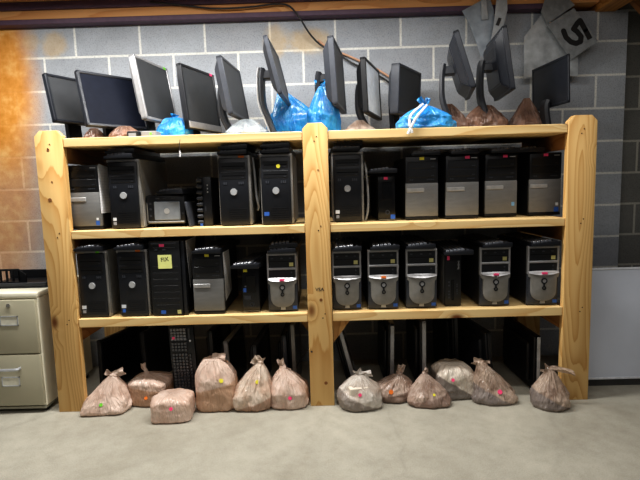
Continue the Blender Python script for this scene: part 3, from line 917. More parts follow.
# ------------------------------------------------------------------ monitors
MG = 'monitors on the top shelf'
def monitor(label, cx, cy, cz, yaw, tilt, w, h, body=BLK, bez=None, scr=SCREENG, floor=S1, stand='arm', thick=.030, bw=.016, lower=None, back=.035, base=(.22, .17), group=MG, dot=None, off=.055, trim=None):
    bez = bez or body
    r = thing('monitor', label, 'monitor', (cx, cy, floor), R(yaw), group)
    hc = cz-floor
    T = Matrix.Translation((0, 0, hc)) @ Matrix.Rotation(-R(tilt), 4, 'X')
    b = MB(); lowb = bw if not lower else .045
    b.box(-w/2, -w/2+bw, 0, thick, -h/2, h/2, .003); b.box(w/2-bw, w/2, 0, thick, -h/2, h/2, .003)
    b.box(-w/2, w/2, 0, thick, h/2-bw, h/2, .003); b.box(-w/2, w/2, 0, thick, -h/2, -h/2+lowb, .003)
    bz = b.build('bezel', bez, r, T)
    MB().box(-w/2+bw-.002, w/2-bw+.002, .004, thick-.004, -h/2+lowb-.002, h/2-bw+.002).build('screen', scr, r, T)
    if lower:
        MB().box(-w/2+.004, w/2-.004, -.004, .004, -h/2+.004, -h/2+.040, .003).build('speaker_bar', lower, r, T)
    bs = bmesh.new()
    a = [bs.verts.new((sx*(w/2-.004), thick-.006, sz*(h/2-.004))) for sx, sz in ((-1, -1), (1, -1), (1, 1), (-1, 1))]
    c = [bs.verts.new((sx*(w/2-.045), thick+back, sz*(h/2-.050))) for sx, sz in ((-1, -1), (1, -1), (1, 1), (-1, 1))]
    bs.faces.new(a); bs.faces.new(c[::-1])
    for i in range(4): bs.faces.new((a[i], c[i], c[(i+1) % 4], a[(i+1) % 4]))
    bmesh.ops.recalc_face_normals(bs, faces=bs.faces)
    bmesh.ops.bevel(bs, geom=list(bs.edges), offset=.006, segments=2, affect='EDGES')
    q = MB(); q.merge(bs)
    sh = q.build('back_shell', body, r, T)
    pb = MB()
    for i in range(4): pb.box(w/2-.03-.014*i, w/2-.022-.014*i, -.0015, .002, -h/2+.005, -h/2+.009)
    pb.build('front_button', CHAR, bz, T)
    if back > .02:
        vb = MB()
        for i in range(6): vb.box(-w*.26, w*.26, thick+back-.001, thick+back+.001, h*.12+.008*i, h*.12+.003+.008*i)
        vb.build('vent_slot', BLKG, sh, T)
    yb = thick+back
    if stand == 'arm':
        hp = T @ Vector((0, yb, 0))
        MB().box(-.03, .03, hp.y-.012, hp.y+off-.005, hp.z-.022, hp.z+.022, .005).build('hinge', DARK, r)
        ya = hp.y+off
        MB().strip([(ya-.004, hp.z+.035), (ya+.004, hp.z-.02), (ya+.002, hp.z*.55), (ya-.03, hp.z*.25), (ya-.055, .012)], .085, .028).build('stand_arm', DARK, r)
        if trim:
            MB().strip([(ya+.014, hp.z+.035), (ya+.022, hp.z-.02), (ya+.020, hp.z*.55), (ya-.012, hp.z*.25), (ya-.037, .012)], .088, .009).build('arm_trim', trim, r)
        MB().box(-base[0]/2, base[0]/2, ya-.055-base[1]*.62, ya-.055+base[1]*.38, .0005, .014, .006, 2).build('stand_base', BLK, r)
    elif stand == 'neck':
        hp = T @ Vector((0, yb, -h*.22))
        MB().strip([(hp.y+.012, hp.z+.05), (hp.y+.016, hp.z-.02), (hp.y+.006, .012)], .10, .030).build('stand_neck', BLK, r)
        MB().box(-base[0]/2, base[0]/2, hp.y-base[1]*.55, hp.y+base[1]*.45, .0005, .016, .007, 2).build('stand_base', BLK, r)
    elif stand == 'round':
        hp = T @ Vector((0, yb, -h*.40))
        MB().strip([(hp.y+.004, hp.z+.015), (hp.y+.016, hp.z-.03), (hp.y+.0, .012)], .06, .030).build('stand_neck', DARK, r)
        MB().cyl((0, hp.y, .008), .105, .015, 'z', 36, .095).build('stand_base', BLK, r)
    if dot:
        MB().box(w/2-.05, w/2-.026, -.0012, 0, h/2-.016, h/2-.002).build('colour_sticker', dot, r, T)
    return r
DGB = plain('bluish_black_plastic', (36, 39, 46), .38)
monitor('black widescreen monitor at the far left end of the top shelf', -1.369, .322, 1.680, 62, 12.5, .33, .267, DGB, scr=SCREENG, stand='neck', base=(.16, .10))
monitor('wide black monitor facing front, second from left on the top shelf', -1.120, .215, 1.656, 49.2, 16.4, .343, .305, DGB, base=(.16, .10), scr=plain('blue_black_lcd_screen', (19, 23, 35), .6, spec=.12), stand='neck')
monitor('silver-framed monitor with a green dot, third from left on the top shelf', -.925, .350, 1.722, 78, 9.3, .345, .345, SILV, SILV, SCREENG, stand='neck', thick=.034, dot=GREEN)
monitor('dark monitor with a silver speaker bar and pink dot on the top shelf', -.677, .364, 1.673, 70, 6, .330, .350, CHAR, BLK2, SCREENG, stand='neck', lower=SILV, thick=.03, dot=PINK)
monitor('grey monitor tilted back beside the clear plastic bag', -.470, .315, 1.708, 84, 9.2, .357, .307, CHAR, CHAR, SCREENG, stand='arm', thick=.03, off=.02)
monitor('thin monitor seen edge-on behind the left blue bag, silver-edged curved stand', -.213, .205, 1.772, 87, 13.2, .405, .292, DARK, CHAR, SCREENG, stand='arm', thick=.022, back=.022, trim=plain('satin_silver_trim', (200, 202, 204), .5))
monitor('tall grey monitor right of the middle post with blue bag hooked on its stand', .113, .305, 1.763, 80, 3.0, .363, .350, CHAR, CHAR, SCREENG, stand='arm', thick=.032)
monitor('narrow monitor with pale face seen nearly edge-on, right of the tall grey one', .301, .322, 1.690, 71, 2.5, .346, .290, BLK, BLK, plain('painted_reflection_screen', (222, 230, 238), .4), stand='arm', thick=.03, off=.02, base=(.15, .10))  # pale screen colour imitates light reflected on its face
monitor('boxy grey monitor behind the crumpled blue bag with a white tie', .515, .390, 1.685, 57, -3, .320, .270, CHAR, CHAR, SCREENG, stand='neck', thick=.05)
monitor('black monitor tilted back on a tall arm, right of the crumpled blue bag', .783, .240, 1.786, 78, 17.4, .370, .301, DGB, DGB, SCREEN, stand='arm', thick=.028)
monitor('black monitor on a tall arm in front of the hanging metal strap', 1.010, .304, 1.800, 84, 8.9, .355, .327, DGB, DGB, SCREEN, stand='arm', thick=.026)
monitor('small black monitor with a round base at the right end of the top shelf', 1.274, .290, 1.684, 96, 2.3, .350, .245, DGB, DGB, SCREEN, stand='round', thick=.012, back=.010)

# ------------------------------------------------------------------ monitors standing on the floor under the shelves
LG = 'monitors stored on the floor under the shelves'
def loose(label, xn, ztop, zlen, yn, w, yaw, lean, mat=BLK, edge=BLK, scr=BLKG):
    """a monitor without stand on its lower edge; (xn, yn) is the near edge"""
    r = thing('monitor', label, 'monitor', (xn, yn, 0), R(yaw), LG)
    h = zlen
    T = Matrix.Rotation(-R(lean), 4, 'X')
    b = MB(); bw = .018
    b.box(0, bw, 0, .022, .001, h, .002); b.box(w-bw, w, 0, .022, .001, h, .002)
    b.box(0, w, 0, .022, h-bw, h, .002); b.box(0, w, 0, .022, .001, .001+bw, .002)
    b.build('bezel', edge, r, T)
    MB().box(bw-.002, w-bw+.002, .004, .018, bw-.002, h-bw+.002).build('screen', scr, r, T)
    s = MB().box(.004, w-.004, .0225, .034, .006, h-.005, .004)
    s.box(.04, w-.04, .034, .055, .05, h-.05, .008)
    s.build('back_shell', mat, r, T)
    return r
loose('large black screen at the left end of the floor row', -1.296, .31, .325, .20, .42, 72, 0, BLK, BLK2, plain('unlit_black_screen', (9, 9, 11), .25))
loose('dark screen standing behind the bag with the knotted top, floor row', -1.075, .31, .335, .30, .30, 76, 2, BLK, DARK, plain('dim_grey_screen', (34, 35, 38), .35))
loose('black monitor just right of the standing keyboard, floor row', -.640, .36, .37, .19, .34, 84, 2, BLK, BLK, BLKG)
loose('monitor with a pale near edge behind the tall tan bag', -.540, .30, .325, .13, .40, 86, 3, BLK, SILV, BLKG)
loose('monitor with a grey near edge left of the two silver strips, floor row', -.390, .31, .300, .13, .40, 86, 1, BLK, DARK, BLKG)
loose('thin grey-edged monitor left of the brighter one, under the left shelf', -.227, .3, .335, .18, .36, 88, 1, BLK, CHAR, BLKG)
loose('bright grey-edged monitor under the left shelf, nearest the middle post', -.178, .38, .395, .18, .36, 88, 1, BLK, SILV2, BLKG)
loose('leaning monitor with a silver edge, right of the middle post', .175, .39, .385, .14, .38, 90, 14, BLK, SILV, BLKG)
loose('silver-edged upright monitor above the bag with the orange dot', .370, .39, .395, .16, .38, 90, -1, BLK, SILV, BLKG)
loose('monitor with a broad pale edge under the right shelf', .545, .41, .415, .12, .40, 89, 0, BLK, SILV, BLKG)
loose('black monitor just left of the thick black one, under the right shelf', .770, .41, .415, .26, .34, 96, 2, BLK, BLK2, BLKG)
loose('thick black monitor under the right shelf behind the knotted bag', .945, .33, .320, .20, .40, 98, 3, DARK, BLK2, BLKG)
loose('large black monitor with a bright metal edge beside the right post', 1.165, .33, .318, .10, .43, 91, 0, BLK, BLK2, BLKG)
strip = MB().box(-.0035, -.0005, .002, .020, .004, .314, .001).build('metal_edge', LSILV, None)
strip.parent = [o for o in COL.objects if o.get('label', '').startswith('large black monitor with a bright')][0]

# ------------------------------------------------------------------ plastic bags
def bag_mesh(w, d, h, seed, sh=.45, p=3.2, neck=(0, 0), nr=.10, folds=9, crump=.075, pw=1.25, skew=0.0):
    rnd = random.Random(seed)
    ph = [rnd.uniform(0, 6.28) for _ in range(6)]
    bm = bmesh.new()
    NZ, NT_ = 46, 96
    rows = []
    for i in range(NZ):
        t = i/(NZ-1)
        u = max(0, (t-sh)/(1-sh))
        s = (1-u**pw)*(1-nr)+nr
        if t < .10: s *= .86+.14*math.sin(t/.10*PI/2)
        e = p+(2-p)*u
        cx = neck[0]*u**1.15; cy = neck[1]*u**1.15
        row = []
        for j in range(NT_):
            a = 2*PI*j/NT_
            ca, sa = math.cos(a), math.sin(a)
            rr = (abs(ca)**e+abs(sa)**e)**(-1/e)
            f = math.sin(folds*a+ph[0]+1.5*t)+.6*math.sin((folds*2+1)*a+ph[1]-2*t)+.45*math.sin(3*a+ph[2])
            f = abs(f)-.8
            amp = .018+.13*u*(1-.3*u)
            nv = noise.noise(Vector((ca*1.4+seed, sa*1.4, t*2.4)))*crump*1.6+noise.noise(Vector((ca*3.5+seed, sa*3.5, t*6)))*crump*.7
            q1 = noise.noise(Vector((ca*1.9+seed*1.3, sa*1.9, t*3.2+seed)))
            q2 = noise.noise(Vector((ca*4.1-seed, sa*4.1, t*5.5+seed)))
            nv += (.10-abs(q1)*.42)*crump*2.6+(.10-abs(q2)*.45)*crump*1.5
            k = s*rr*(1+f*amp+nv)
            z = h*t
            if t > .05: z += h*(noise.noise(Vector((ca*2, sa*2+seed, t*3)))*.05*(1-u))
            row.append(bm.verts.new((cx+ca*k*w/2+skew*z, cy+sa*k*d/2, max(z, .0006))))
        rows.append(row)
    for i in range(NZ-1):
        for j in range(NT_):
            bm.faces.new((rows[i][j], rows[i][(j+1) % NT_], rows[i+1][(j+1) % NT_], rows[i+1][j]))
    c0 = bm.verts.new((0, 0, .0008)); c1 = bm.verts.new((neck[0]+skew*h, neck[1], h*1.01))
    for j in range(NT_):
        bm.faces.new((rows[0][(j+1) % NT_], rows[0][j], c0)); bm.faces.new((rows[-1][j], rows[-1][(j+1) % NT_], c1))
    return bm
def flap(mb, p0, dirv, length, w0, w1, bend, seed):
    """a crumpled tail of film"""
    rnd = random.Random(seed)
    b = bmesh.new(); d = Vector(dirv).normalized()
    side = d.cross(Vector((0, 1, .2))).normalized()
    nrm = side.cross(d)
    prev = None; n = 9
    for i in range(n):
        t = i/(n-1)
        c = Vector(p0)+d*length*t+Vector(bend)*(t*t)
        ww = w0+(w1-w0)*t
        row = []
        for k in range(7):
            q = -1+2*k/6
            row.append(b.verts.new(c+side*q*ww/2+nrm*(.35*ww*math.sin(q*4+seed)*.5+.004*math.sin(9*t+k))))
        if prev:
            for k in range(6): b.faces.new((prev[k], prev[k+1], row[k+1], row[k]))
        prev = row
    mb.merge(b)
def bag(label, loc, w, d, h, seed, mat=TAN, rz=0.0, knot=None, group=None, tails=(), dot=None, name='plastic_bag', **kw):
    r = thing(name, label, 'bag', loc, rz, group)
    mb = MB(); mb.merge(bag_mesh(w, d, h, seed, **kw))
    film_o = mb.build('bag_body', mat, r)
    film_o.data.polygons.foreach_set('use_smooth', [True]*len(film_o.data.polygons))
    nk = kw.get('neck', (0, 0)); sk = kw.get('skew', 0.0)
    top = Vector((nk[0]+sk*h, nk[1], h))
    if knot:
        kb = bmesh.new()
        bmesh.ops.create_icosphere(kb, subdivisions=3, radius=knot)
        for v in kb.verts:
            v.co *= 1+.45*noise.noise(v.co*60+Vector((seed, 0, 0)))
            v.co.z *= .8; v.co.x *= 1.2
        q = MB(); q.merge(kb, Matrix.Translation(top)); q.build('knot', mat, r)
    for i, (dv, ln, w0, w1, bend) in enumerate(tails):
        q = MB(); flap(q, top, dv, ln*1.25, w0*1.6, w1*1.5, bend, seed+i); q.build('handle_tail', mat, r)
    if dot:
        px, py, m_, rad = dot
        bpy.context.view_layer.update()
        M = r.matrix_basis
        vs = [M @ v.co for v in film_o.data.vertices]
        bv = BVHTree.FromPolygons(vs, [tuple(p.vertices) for p in film_o.data.polygons])
        hit, nr_, _, _ = bv.ray_cast(CAM, ray(px, py).normalized())
        if hit is not None:
            vd = -ray(px, py).normalized()
            if nr_.dot(vd) < 0: nr_ = -nr_
            nr_ = (nr_*.4+vd*.6).normalized()
            D = Matrix.Translation(hit+nr_*.004) @ nr_.to_track_quat('Z', 'Y').to_matrix().to_4x4()
            MB().cyl((0, 0, 0), rad, .001, 'z', 16, mat=None).build('colour_dot', m_, r, M.inverted() @ D)
    return r
BG = 'knotted carrier bags on the floor'
TUP = lambda x, z, l=.05, w0=.015, w1=.035, b=(0, 0, 0): ((x, -.2, z), l, w0, w1, b)
# left bay
bag('pale tan bag with a green dot, leftmost on the floor', (-1.197, .030, 0), .268, .21, .182, 3, TAN, R(4), .017, BG, (TUP(-.9, .5, .035), TUP(1, .35, .055, .02, .03, (0, 0, 0))), (101, 405, GREEN, .009), sh=.12, neck=(.034, .01), nr=.14, folds=8, pw=1.25, p=4)
bag('tan bag tied over a cardboard box with an orange dot, second from left', (-.985, .120, 0), .205, .20, .165, 11, TAN_B, R(-6), .013, BG, (TUP(-.35, 1, .055, .016, .022, (.01, 0, -.006)), TUP(.8, -.3, .05, .02, .012)), (146, 398, ORANGE, .009), sh=.68, neck=(-.02, -.02), p=6, nr=.15, folds=6, pw=2.2, crump=.03)
bag('small pillow-like tan parcel without a knot, in front of the others', (-.805, -.085, 0), .205, .17, .128, 17, TAN, R(3), None, BG, (), (171, 409, PINK, .009), sh=.72, p=5, nr=.62, folds=5, pw=2.6, crump=.03)
bag('tall full tan bag with a heart-sized yellow dot, left of two knotted bags', (-.603, .040, 0), .215, .20, .262, 23, TAN_C, 0, None, BG, (TUP(.9, .1, .06, .03, .04, (0, 0, -.01)),), (221, 381, YEL, .011), sh=.55, p=4.5, nr=.45, folds=7, pw=2.0, neck=(-.014, 0), crump=.05)
bag('tan slant-shouldered bag with a yellow dot, second from the middle post', (-.405, .035, 0), .210, .20, .235, 31, TAN_D, R(-4), .015, BG, (TUP(.3, 1, .028), TUP(-.8, .5, .035)), (257, 382, YEL, .010), sh=.30, neck=(.040, 0), nr=.16, folds=8, pw=1.3, p=4)
bag('tan bag with a tall knot and pink dot beside the middle post', (-.213, .045, 0), .208, .20, .205, 37, TAN, 0, .016, BG, (TUP(-.3, 1, .040, .018, .026), TUP(.7, -.5, .035)), (290, 398, PINK, .010), sh=.38, neck=(-.030, -.01), nr=.14, folds=9, pw=1.5, p=3.6)
# right bay
bag('round brownish bag with white paper and pink dot, beside the middle post', (.165, .005, 0), .235, .20, .165, 41, BRN_A, 0, .012, BG, (TUP(.9, .25, .055, .016, .024, (0, 0, -.01)), TUP(-.4, .8, .025)), (360, 395, PINK, .009), sh=.35, neck=(.0, 0), nr=.16, folds=10, pw=1.7, p=2.6)
bag('low brown bag with a pointed twisted knot and orange dot', (.347, .095, 0), .245, .19, .135, 47, BRN_B, 0, .015, BG, (TUP(.5, 1, .050, .02, .012), TUP(.1, 1, .045, .02, .014)), (391, 392, ORANGE, .012), sh=.30, neck=(.040, -.02), nr=.15, folds=9, pw=1.5, p=2.4, crump=.09)
bag('low brown bag with a leaning peak and small yellow dot', (.535, .020, 0), .240, .19, .155, 53, BRN_B, 0, .012, BG, (TUP(.3, 1, .030, .018, .010),), (434, 395, YEL, .007), sh=.16, neck=(-.020, 0), nr=.12, folds=8, pw=1.15, p=2.8, crump=.09)
bag('bag wrapping a pale boxy parcel above dark contents, pink dot', (.690, .110, 0), .225, .19, .180, 59, PALE, R(5), None, BG, (), (453, 380, PINK, .009), sh=.60, neck=(-.012, 0), nr=.60, folds=5, pw=2.4, p=5, crump=.03)
bag('brown bag leaning with its knot at the upper left and a pink patch', (.880, .035, 0), .245, .20, .205, 61, BRN_C, R(-3), .017, BG, (TUP(-1, .25, .040, .025, .03), TUP(.9, .1, .035, .02, .016)), (500, 392, PINK, .012), sh=.14, neck=(-.060, -.01), nr=.17, folds=9, pw=1.0, p=2.8)
bag('brown bag with a long curling handle tail in front of the right post', (1.145, -.055, 0), .185, .17, .190, 67, BRN_C, 0, .015, BG, (TUP(1, .30, .085, .022, .02, (.02, 0, -.05)), TUP(-.7, .25, .035)), None, sh=.28, neck=(.0, 0), nr=.18, folds=9, pw=1.2, p=2.4)
# contents that show through the film
def box_in(label, loc, sx, sy, sz, rz, mat, name='cardboard_box'):
    o = MB().box(-sx/2, sx/2, -sy/2, sy/2, 0, sz, .004).build('%s' % name, mat)
    o.location = loc; o.rotation_euler = (0, 0, rz)
    return tag(o, label, 'box' if 'box' in name else 'paper')
box_in('cardboard box inside the tied bag with the orange dot, left side', (-.985, .118, .003), .140, .140, .095, R(-6), CARD)
box_in('cardboard box inside the tall full tan bag', (-.598, .040, .003), .145, .140, .125, 0, CARD)
box_in('pale box inside the slanted-shoulder bag with a yellow dot', (-.405, .035, .003), .120, .120, .075, R(-6), WPAPER, 'cardboard_box')
box_in('white paper packet inside the round bag beside the middle post', (.150, -.018, .035), .105, .100, .085, R(15), WPAPER, 'paper_packet')
def coil(label, loc, w, d, h, seed, n=30):
    rnd = random.Random(seed)
    pts = []
    for i in range(n):
        a = i*2.1+rnd.uniform(-.3, .3)
        pts.append((math.cos(a)*w*rnd.uniform(.55, 1), math.sin(a)*d*rnd.uniform(.55, 1), .008+h*(i/n)*rnd.uniform(.7, 1)))
    o = MB().tube(pts, .0055, 6, 5).build('coiled_cord', CORDB)
    o.location = loc
    return tag(o, label, 'cord')
coil('black cord coiled inside the round bag beside the middle post', (.165, .005, 0), .085, .070, .05, 1)
coil('black cord coiled inside the bag with the twisted knot', (.347, .095, 0), .080, .065, .05, 2)
coil('black cord coiled inside the bag with the leaning peak', (.535, .025, 0), .080, .065, .05, 3)
coil('black cord coiled inside the pale boxy parcel bag', (.690, .110, 0), .080, .065, .05, 4)
coil('black cord coiled inside the bag with its knot at upper left', (.880, .035, 0), .080, .070, .06, 5)
coil('black cord coiled inside the bag with the long handle tail', (1.145, -.055, 0), .060, .055, .07, 6)

# bags and small boxes on the top shelf
TB = 'crumpled bags among the top shelf monitors'
bag('crumpled blue bag between the silver monitor and the speaker-bar monitor', (-.825, .30, S1), .190, .16, .125, 71, BLUEF, 0, None, TB, (TUP(.3, 1, .02),), None, sh=.45, nr=.5, folds=6, pw=1.5)
bag('clear plastic bag in front of the grey tilted monitor', (-.410, .25, S1), .240, .18, .100, 73, CLEARF, 0, None, TB, (), None, sh=.2, nr=.25, folds=7, pw=1.6)
bag('large blue bag behind the edge-on monitor left of the middle post', (-.140, .41, S1), .330, .15, .285, 79, BLUEF, 0, None, TB, (), None, sh=.35, nr=.10, folds=6, pw=1.0, neck=(-.09, 0), p=3.4)
bag('blue bag hooked over the stand of the tall grey monitor', (.015, .30, S1), .185, .16, .275, 83, BLUEF, 0, None, TB, (TUP(-.05, 1, .03, .04, .05),), None, sh=.40, nr=.2, folds=6, pw=1.2, neck=(-.01, 0))
bag('crumpled blue bag with a white tie hanging over the shelf edge', (.540, .120, S1), .290, .19, .120, 89, BLUEF, 0, .014, TB, (TUP(.35, 1, .035, .012, .02), TUP(-.7, .8, .045, .012, .022)), None, sh=.30, nr=.22, folds=8, pw=1.7, neck=(.0, -.02), crump=.11)
wt = MB()
for q in ((427, 101, 416, 118, 408, 134), (423, 100, 410, 117, 412, 133)):
    wt.tube([at(q[0], q[1]+4, .02), at(q[2], q[3], -.012), at(q[4], q[5], -.016)], .0062, 7, 6, .008)
tie = wt.build('bag_tie', WTIE)
tag(tie, 'white plastic drawstring tie of the crumpled blue bag, dangling over the shelf edge', 'tie')
bag('small brown bag behind the far left monitor stand', (-1.235, .20, S1), .110, .10, .070, 97, BRN2, 0, None, TB, (), None, sh=.2, nr=.3, folds=6, pw=1.6)
bag('dark brown bag under the wide black monitor', (-1.065, .19, S1), .170, .13, .075, 101, BRN2, 0, None, TB, (), None, sh=.2, nr=.35, folds=6, pw=1.8)
bag('tan bag lying flat between the tall grey and the pale-faced monitors', (.215, .30, S1), .200, .15, .085, 103, BRN, 0, None, TB, (), None, sh=.1, nr=.2, folds=7, pw=1.3)
bag('brown bag just right of the crumpled blue bag', (.750, .340, S1), .210, .14, .165, 107, BRN2, 0, None, TB, (), None, sh=.2, nr=.2, folds=7, pw=1.1, neck=(-.03, 0))
bag('brown bag between the two tall-armed monitors', (.925, .330, S1), .240, .15, .150, 109, BRN2, 0, None, TB, (), None, sh=.35, nr=.3, folds=7, pw=1.5)
bag('dark brown bag left of the small round-based monitor', (1.175, .370, S1), .200, .15, .190, 113, BRN2, 0, None, TB, (), None, sh=.2, nr=.15, folds=7, pw=1.0)
o = MB().box(-.04, .04, 0, .08, 0, .036, .003).build('silver_box', SILV); o.location = (-.905, .10, S1+E_); tag(o, 'small pale silver box at the shelf edge under the silver monitor', 'box')
MB().cyl((.012, -.0006, .022), .006, .001, 'y', 12).build('green_dot', GREEN, o)
r = thing('power_adapter', 'black adapter block with a grey label at the edge of the top shelf', 'adapter', (-.990, .10, S1+E_))
bx('adapter_case', BLK, r, -.030, .030, 0, .08, 0, .038, .004); put_sticker(r, plain('grey_label', (130, 134, 140)), .0, .019, .040, .018, 0, 'grey_label')

# ------------------------------------------------------------------ papers, cables and small things
def sheet(label, x, pts, th=.0012):
    o = MB().prism(pts, x, x+th, 'x').build('paper_sheet', paper_mat(), None, None, False)
    return tag(o, label, 'paper')
sheet('white paper sheet on the side of the grey-fronted tower at the left post', -1.1610, [(.048, 1.055), (.046, 1.300), (.060, 1.312), (.19, 1.295), (.19, 1.055)])
sheet('printed sheet on the side of the tall wide black tower', -.7295, [(.045, .900), (.25, .905), (.20, .78), (.10, .66), (.088, .64)])
sheet('printed sheet on the side of the grey-fronted tower on the middle shelf', -.5365, [(.040, .845), (.20, .855), (.24, .595), (.07, .570)])
sheet('narrow paper on the side of the shield tower left of the middle post', -.1485, [(.055, .80), (.10, .82), (.15, .60), (.11, .60)])
sheet('narrow paper on the side of the shield tower with the orange dot', .3865, [(.05, .74), (.09, .75), (.14, .60), (.10, .59)])
sheet('narrow paper on the side of the shield tower left of the slim black tower', .5890, [(.05, .74), (.10, .75), (.16, .60), (.10, .59)])
def cable(label, pts, r, mat, name='cable', cat='cable'):
    return tag(MB().tube(pts, r, 8, 8).build(name, mat), label, cat)
cable('grey looped cable between the two round-logo towers left of the middle post', [(-.366, .10, 1.325), (-.358, .09, 1.25), (-.352, .09, 1.12), (-.344, .10, 1.07), (-.352, .12, 1.055), (-.340, .14, 1.15), (-.336, .15, 1.27)], .006, GREYC)
cable('grey looped cable right of the round-logo tower beside the middle post', [(.222, .13, 1.285), (.230, .12, 1.24), (.238, .12, 1.12), (.236, .12, 1.03), (.224, .13, S2+.007)], .006, GREYC)
P = [at(*q) for q in ((150, 2, .58), (180, 5, .58), (215, 8.5, .57), (250, 7, .57), (275, 4, .57), (289, 6, .57), (299, 17, .57), (310, 34, .60), (322, 46, .63), (340, 55, .64), (352, 63, .64), (372, 72, .64), (390, 83, .64), (402, 96, .64))]
cable('black cable sagging from the ceiling beam and down behind the monitors', P, .0055, CORDB)
P = [at(*q) for q in ((318, 40, .645), (330, 49, .645), (345, 54.5, .645), (362, 62, .645), (380, 71, .645), (400, 84, .645))]
cable('tan cable running along the wall behind the pale-faced monitor', P, .0065, TANC)
P = [at(*q) for q in ((180, 139.5, -.008), (179.5, 145, -.008), (179.8, 151, -.010))]
r = thing('pull_cord', 'short cord with a white tip dangling from the top shelf', 'cord', P[0])
MB().tube([p-P[0] for p in P], .0016, 6, 4).build('cord', CORDB, r)
MB().cyl(P[2]-P[0]-Vector((0, 0, .014)), .0045, .030, 'z', 12, .003).build('white_tip', WHITEC, r)
P = [at(*q) for q in ((312, 352, -.010), (308, 350, .03), (303, 356, .10), (298, 364, .18), (294, 375, .22))]
cable('black cord draped from the middle post into the left bay', P, .004, CORDB, 'cord', 'cord')

# ------------------------------------------------------------------ sheet metal hanging at the top right
def plate(name, label, pix, Y, mat, th=.003):
    pts = [at(x, y, Y) for x, y in pix]
    o = MB().prism([(p.x, p.z) for p in pts], Y, Y+th, 'y').build(name, mat)
    return tag(o, label, 'metal sheet')
plate('metal_sheet', 'grey galvanised sheet tapering down, hanging from the beam above the tall-armed monitors', [(462, 11), (482, 0), (489, -4), (494, 10), (494, 28), (489, 52), (481, 57), (477, 44), (470, 25)], .570, GALV)
plate('metal_tab', 'small upright metal tab in front of the tapering galvanised sheet', [(481, -3), (486, -3), (488, 19), (481.5, 20)], .560, GALV2)
st = thing('metal_strap', 'pale bent metal strap with a small black label hanging from the beam', 'metal strap', at(500, 0, .545))
o0 = at(500, 0, .545)
def stp(pix): return [((at(x, y, .545)-o0).x, (at(x, y, .545)-o0).z) for x, y in pix]
MB().prism(stp([(497, -6), (507, -6), (507.5, 10), (504, 24), (499, 36), (496, 62), (491, 66), (489.5, 48), (494, 24)]), 0, .004, 'y').build('strap', GALV2, st)
MB().prism(stp([(495.5, 25), (498.5, 17.5), (501.5, 18.5), (498.8, 26)]), -.0015, -.0002, 'y').build('black_label', BLK, st)
plate('metal_sheet', 'pale grey sheet with clipped corners behind the plate painted with a 5', [(542, 14), (524, 37), (524, 78), (545, 76), (578, 76), (578, 50), (560, 30)], .590, GALV2)
plate('metal_sheet', 'narrow grey metal strip along the upper edge of the painted plate', [(541, 12), (546, -4), (566, -4), (575, 5), (547, 24)], .575, GALV3)
pl = thing('metal_plate', 'tilted square metal plate painted with a black 5', 'metal plate', at(572, 34, .56))
o1 = at(572, 34, .56)
def plp(pix): return [((at(x, y, .56)-o1).x, (at(x, y, .56)-o1).z) for x, y in pix]
MB().prism(plp([(547, 25), (574, 8), (598, 41), (571, 60)]), 0, .004, 'y').build('plate', GALV3, pl)
path = [(590, 39), (585, 29.5), (580, 20.5), (577.5, 23), (573.5, 29), (577, 31.5), (581, 36.5), (580.5, 41.5), (576, 43.5), (571, 42), (566, 37.5), (563.5, 31)]
Q = [Vector(q) for q in path]
dm = MB(); wd = 5.2
for i in range(len(Q)-1):
    a, b = Q[i], Q[i+1]; t_ = (b-a).normalized(); n_ = Vector((-t_.y, t_.x))*wd/2
    dm.prism(plp([a+n_, b+n_, b-n_, a-n_]), -.0012-.00001*i, -.0002, 'y')
    C_ = [b+Vector((math.cos(k*PI/6), math.sin(k*PI/6)))*wd/2 for k in range(12)]
    dm.prism(plp(C_), -.0012-.000007*i, -.0002, 'y')
dm.build('painted_digit', plain('black_paint', (28, 26, 26), .7), pl)

# ------------------------------------------------------------------ filing cabinet and tray
fc = thing('filing_cabinet', 'beige two-drawer steel filing cabinet on casters at the left', 'cabinet', (-1.706, .0, 0))
w, z0, z1 = .385, .034, .655
MB().box(-w/2, w/2, .006, .52, z0, z1-.03, .004).build('cabinet_body', BEIGE_LIT, fc)
MB().box(-w/2-.002, w/2+.002, -.004, .522, z1-.0295, z1, .008, 2).build('cabinet_top', BEIGE_LIT, fc)
bx('base_skirt', plain('dim_beige_paint', (150, 147, 130), .5), fc, -w/2+.004, w/2-.004, .000, .5, .022, .0335)
for k, (a, b) in enumerate(((z0+.012, .325), (.331, z1-.036))):
    dr = MB().box(-w/2+.010, w/2-.005, -.012, .010, a, b, .005, 2).build('drawer', BEIGE, fc)
    hz = a+(b-a)*.74 if k == 0 else a+(b-a)*.62
    if k == 0:
        MB().tube([(-.075, -.012, hz), (-.073, -.034, hz), (.0, -.040, hz), (.073, -.034, hz), (.075, -.012, hz)], .0075, 8, 5).build('handle', ALU, dr)
        zc = a+(b-a)*.48
    else: zc = hz
    lh = MB(); x0 = .022 if k == 0 else .045
    lh.box(x0-.048, x0+.048, -.0155, -.011, zc-.026, zc-.021); lh.box(x0-.048, x0+.048, -.0155, -.011, zc+.021, zc+.026)
    lh.box(x0-.048, x0-.043, -.0155, -.011, zc-.026, zc+.026); lh.box(x0+.043, x0+.048, -.0155, -.011, zc-.026, zc+.026)
    lh.build('label_holder', ALU, dr)
    bx('paper_label', plain('pale_card', (214, 212, 196), .8), dr, x0-.043, x0+.043, -.0132, -.0115, zc-.021, zc+.021)
MB().cyl((.050, -.014, z1-.062), .010, .008, 'y', 18).build('lock', CHROME, fc)
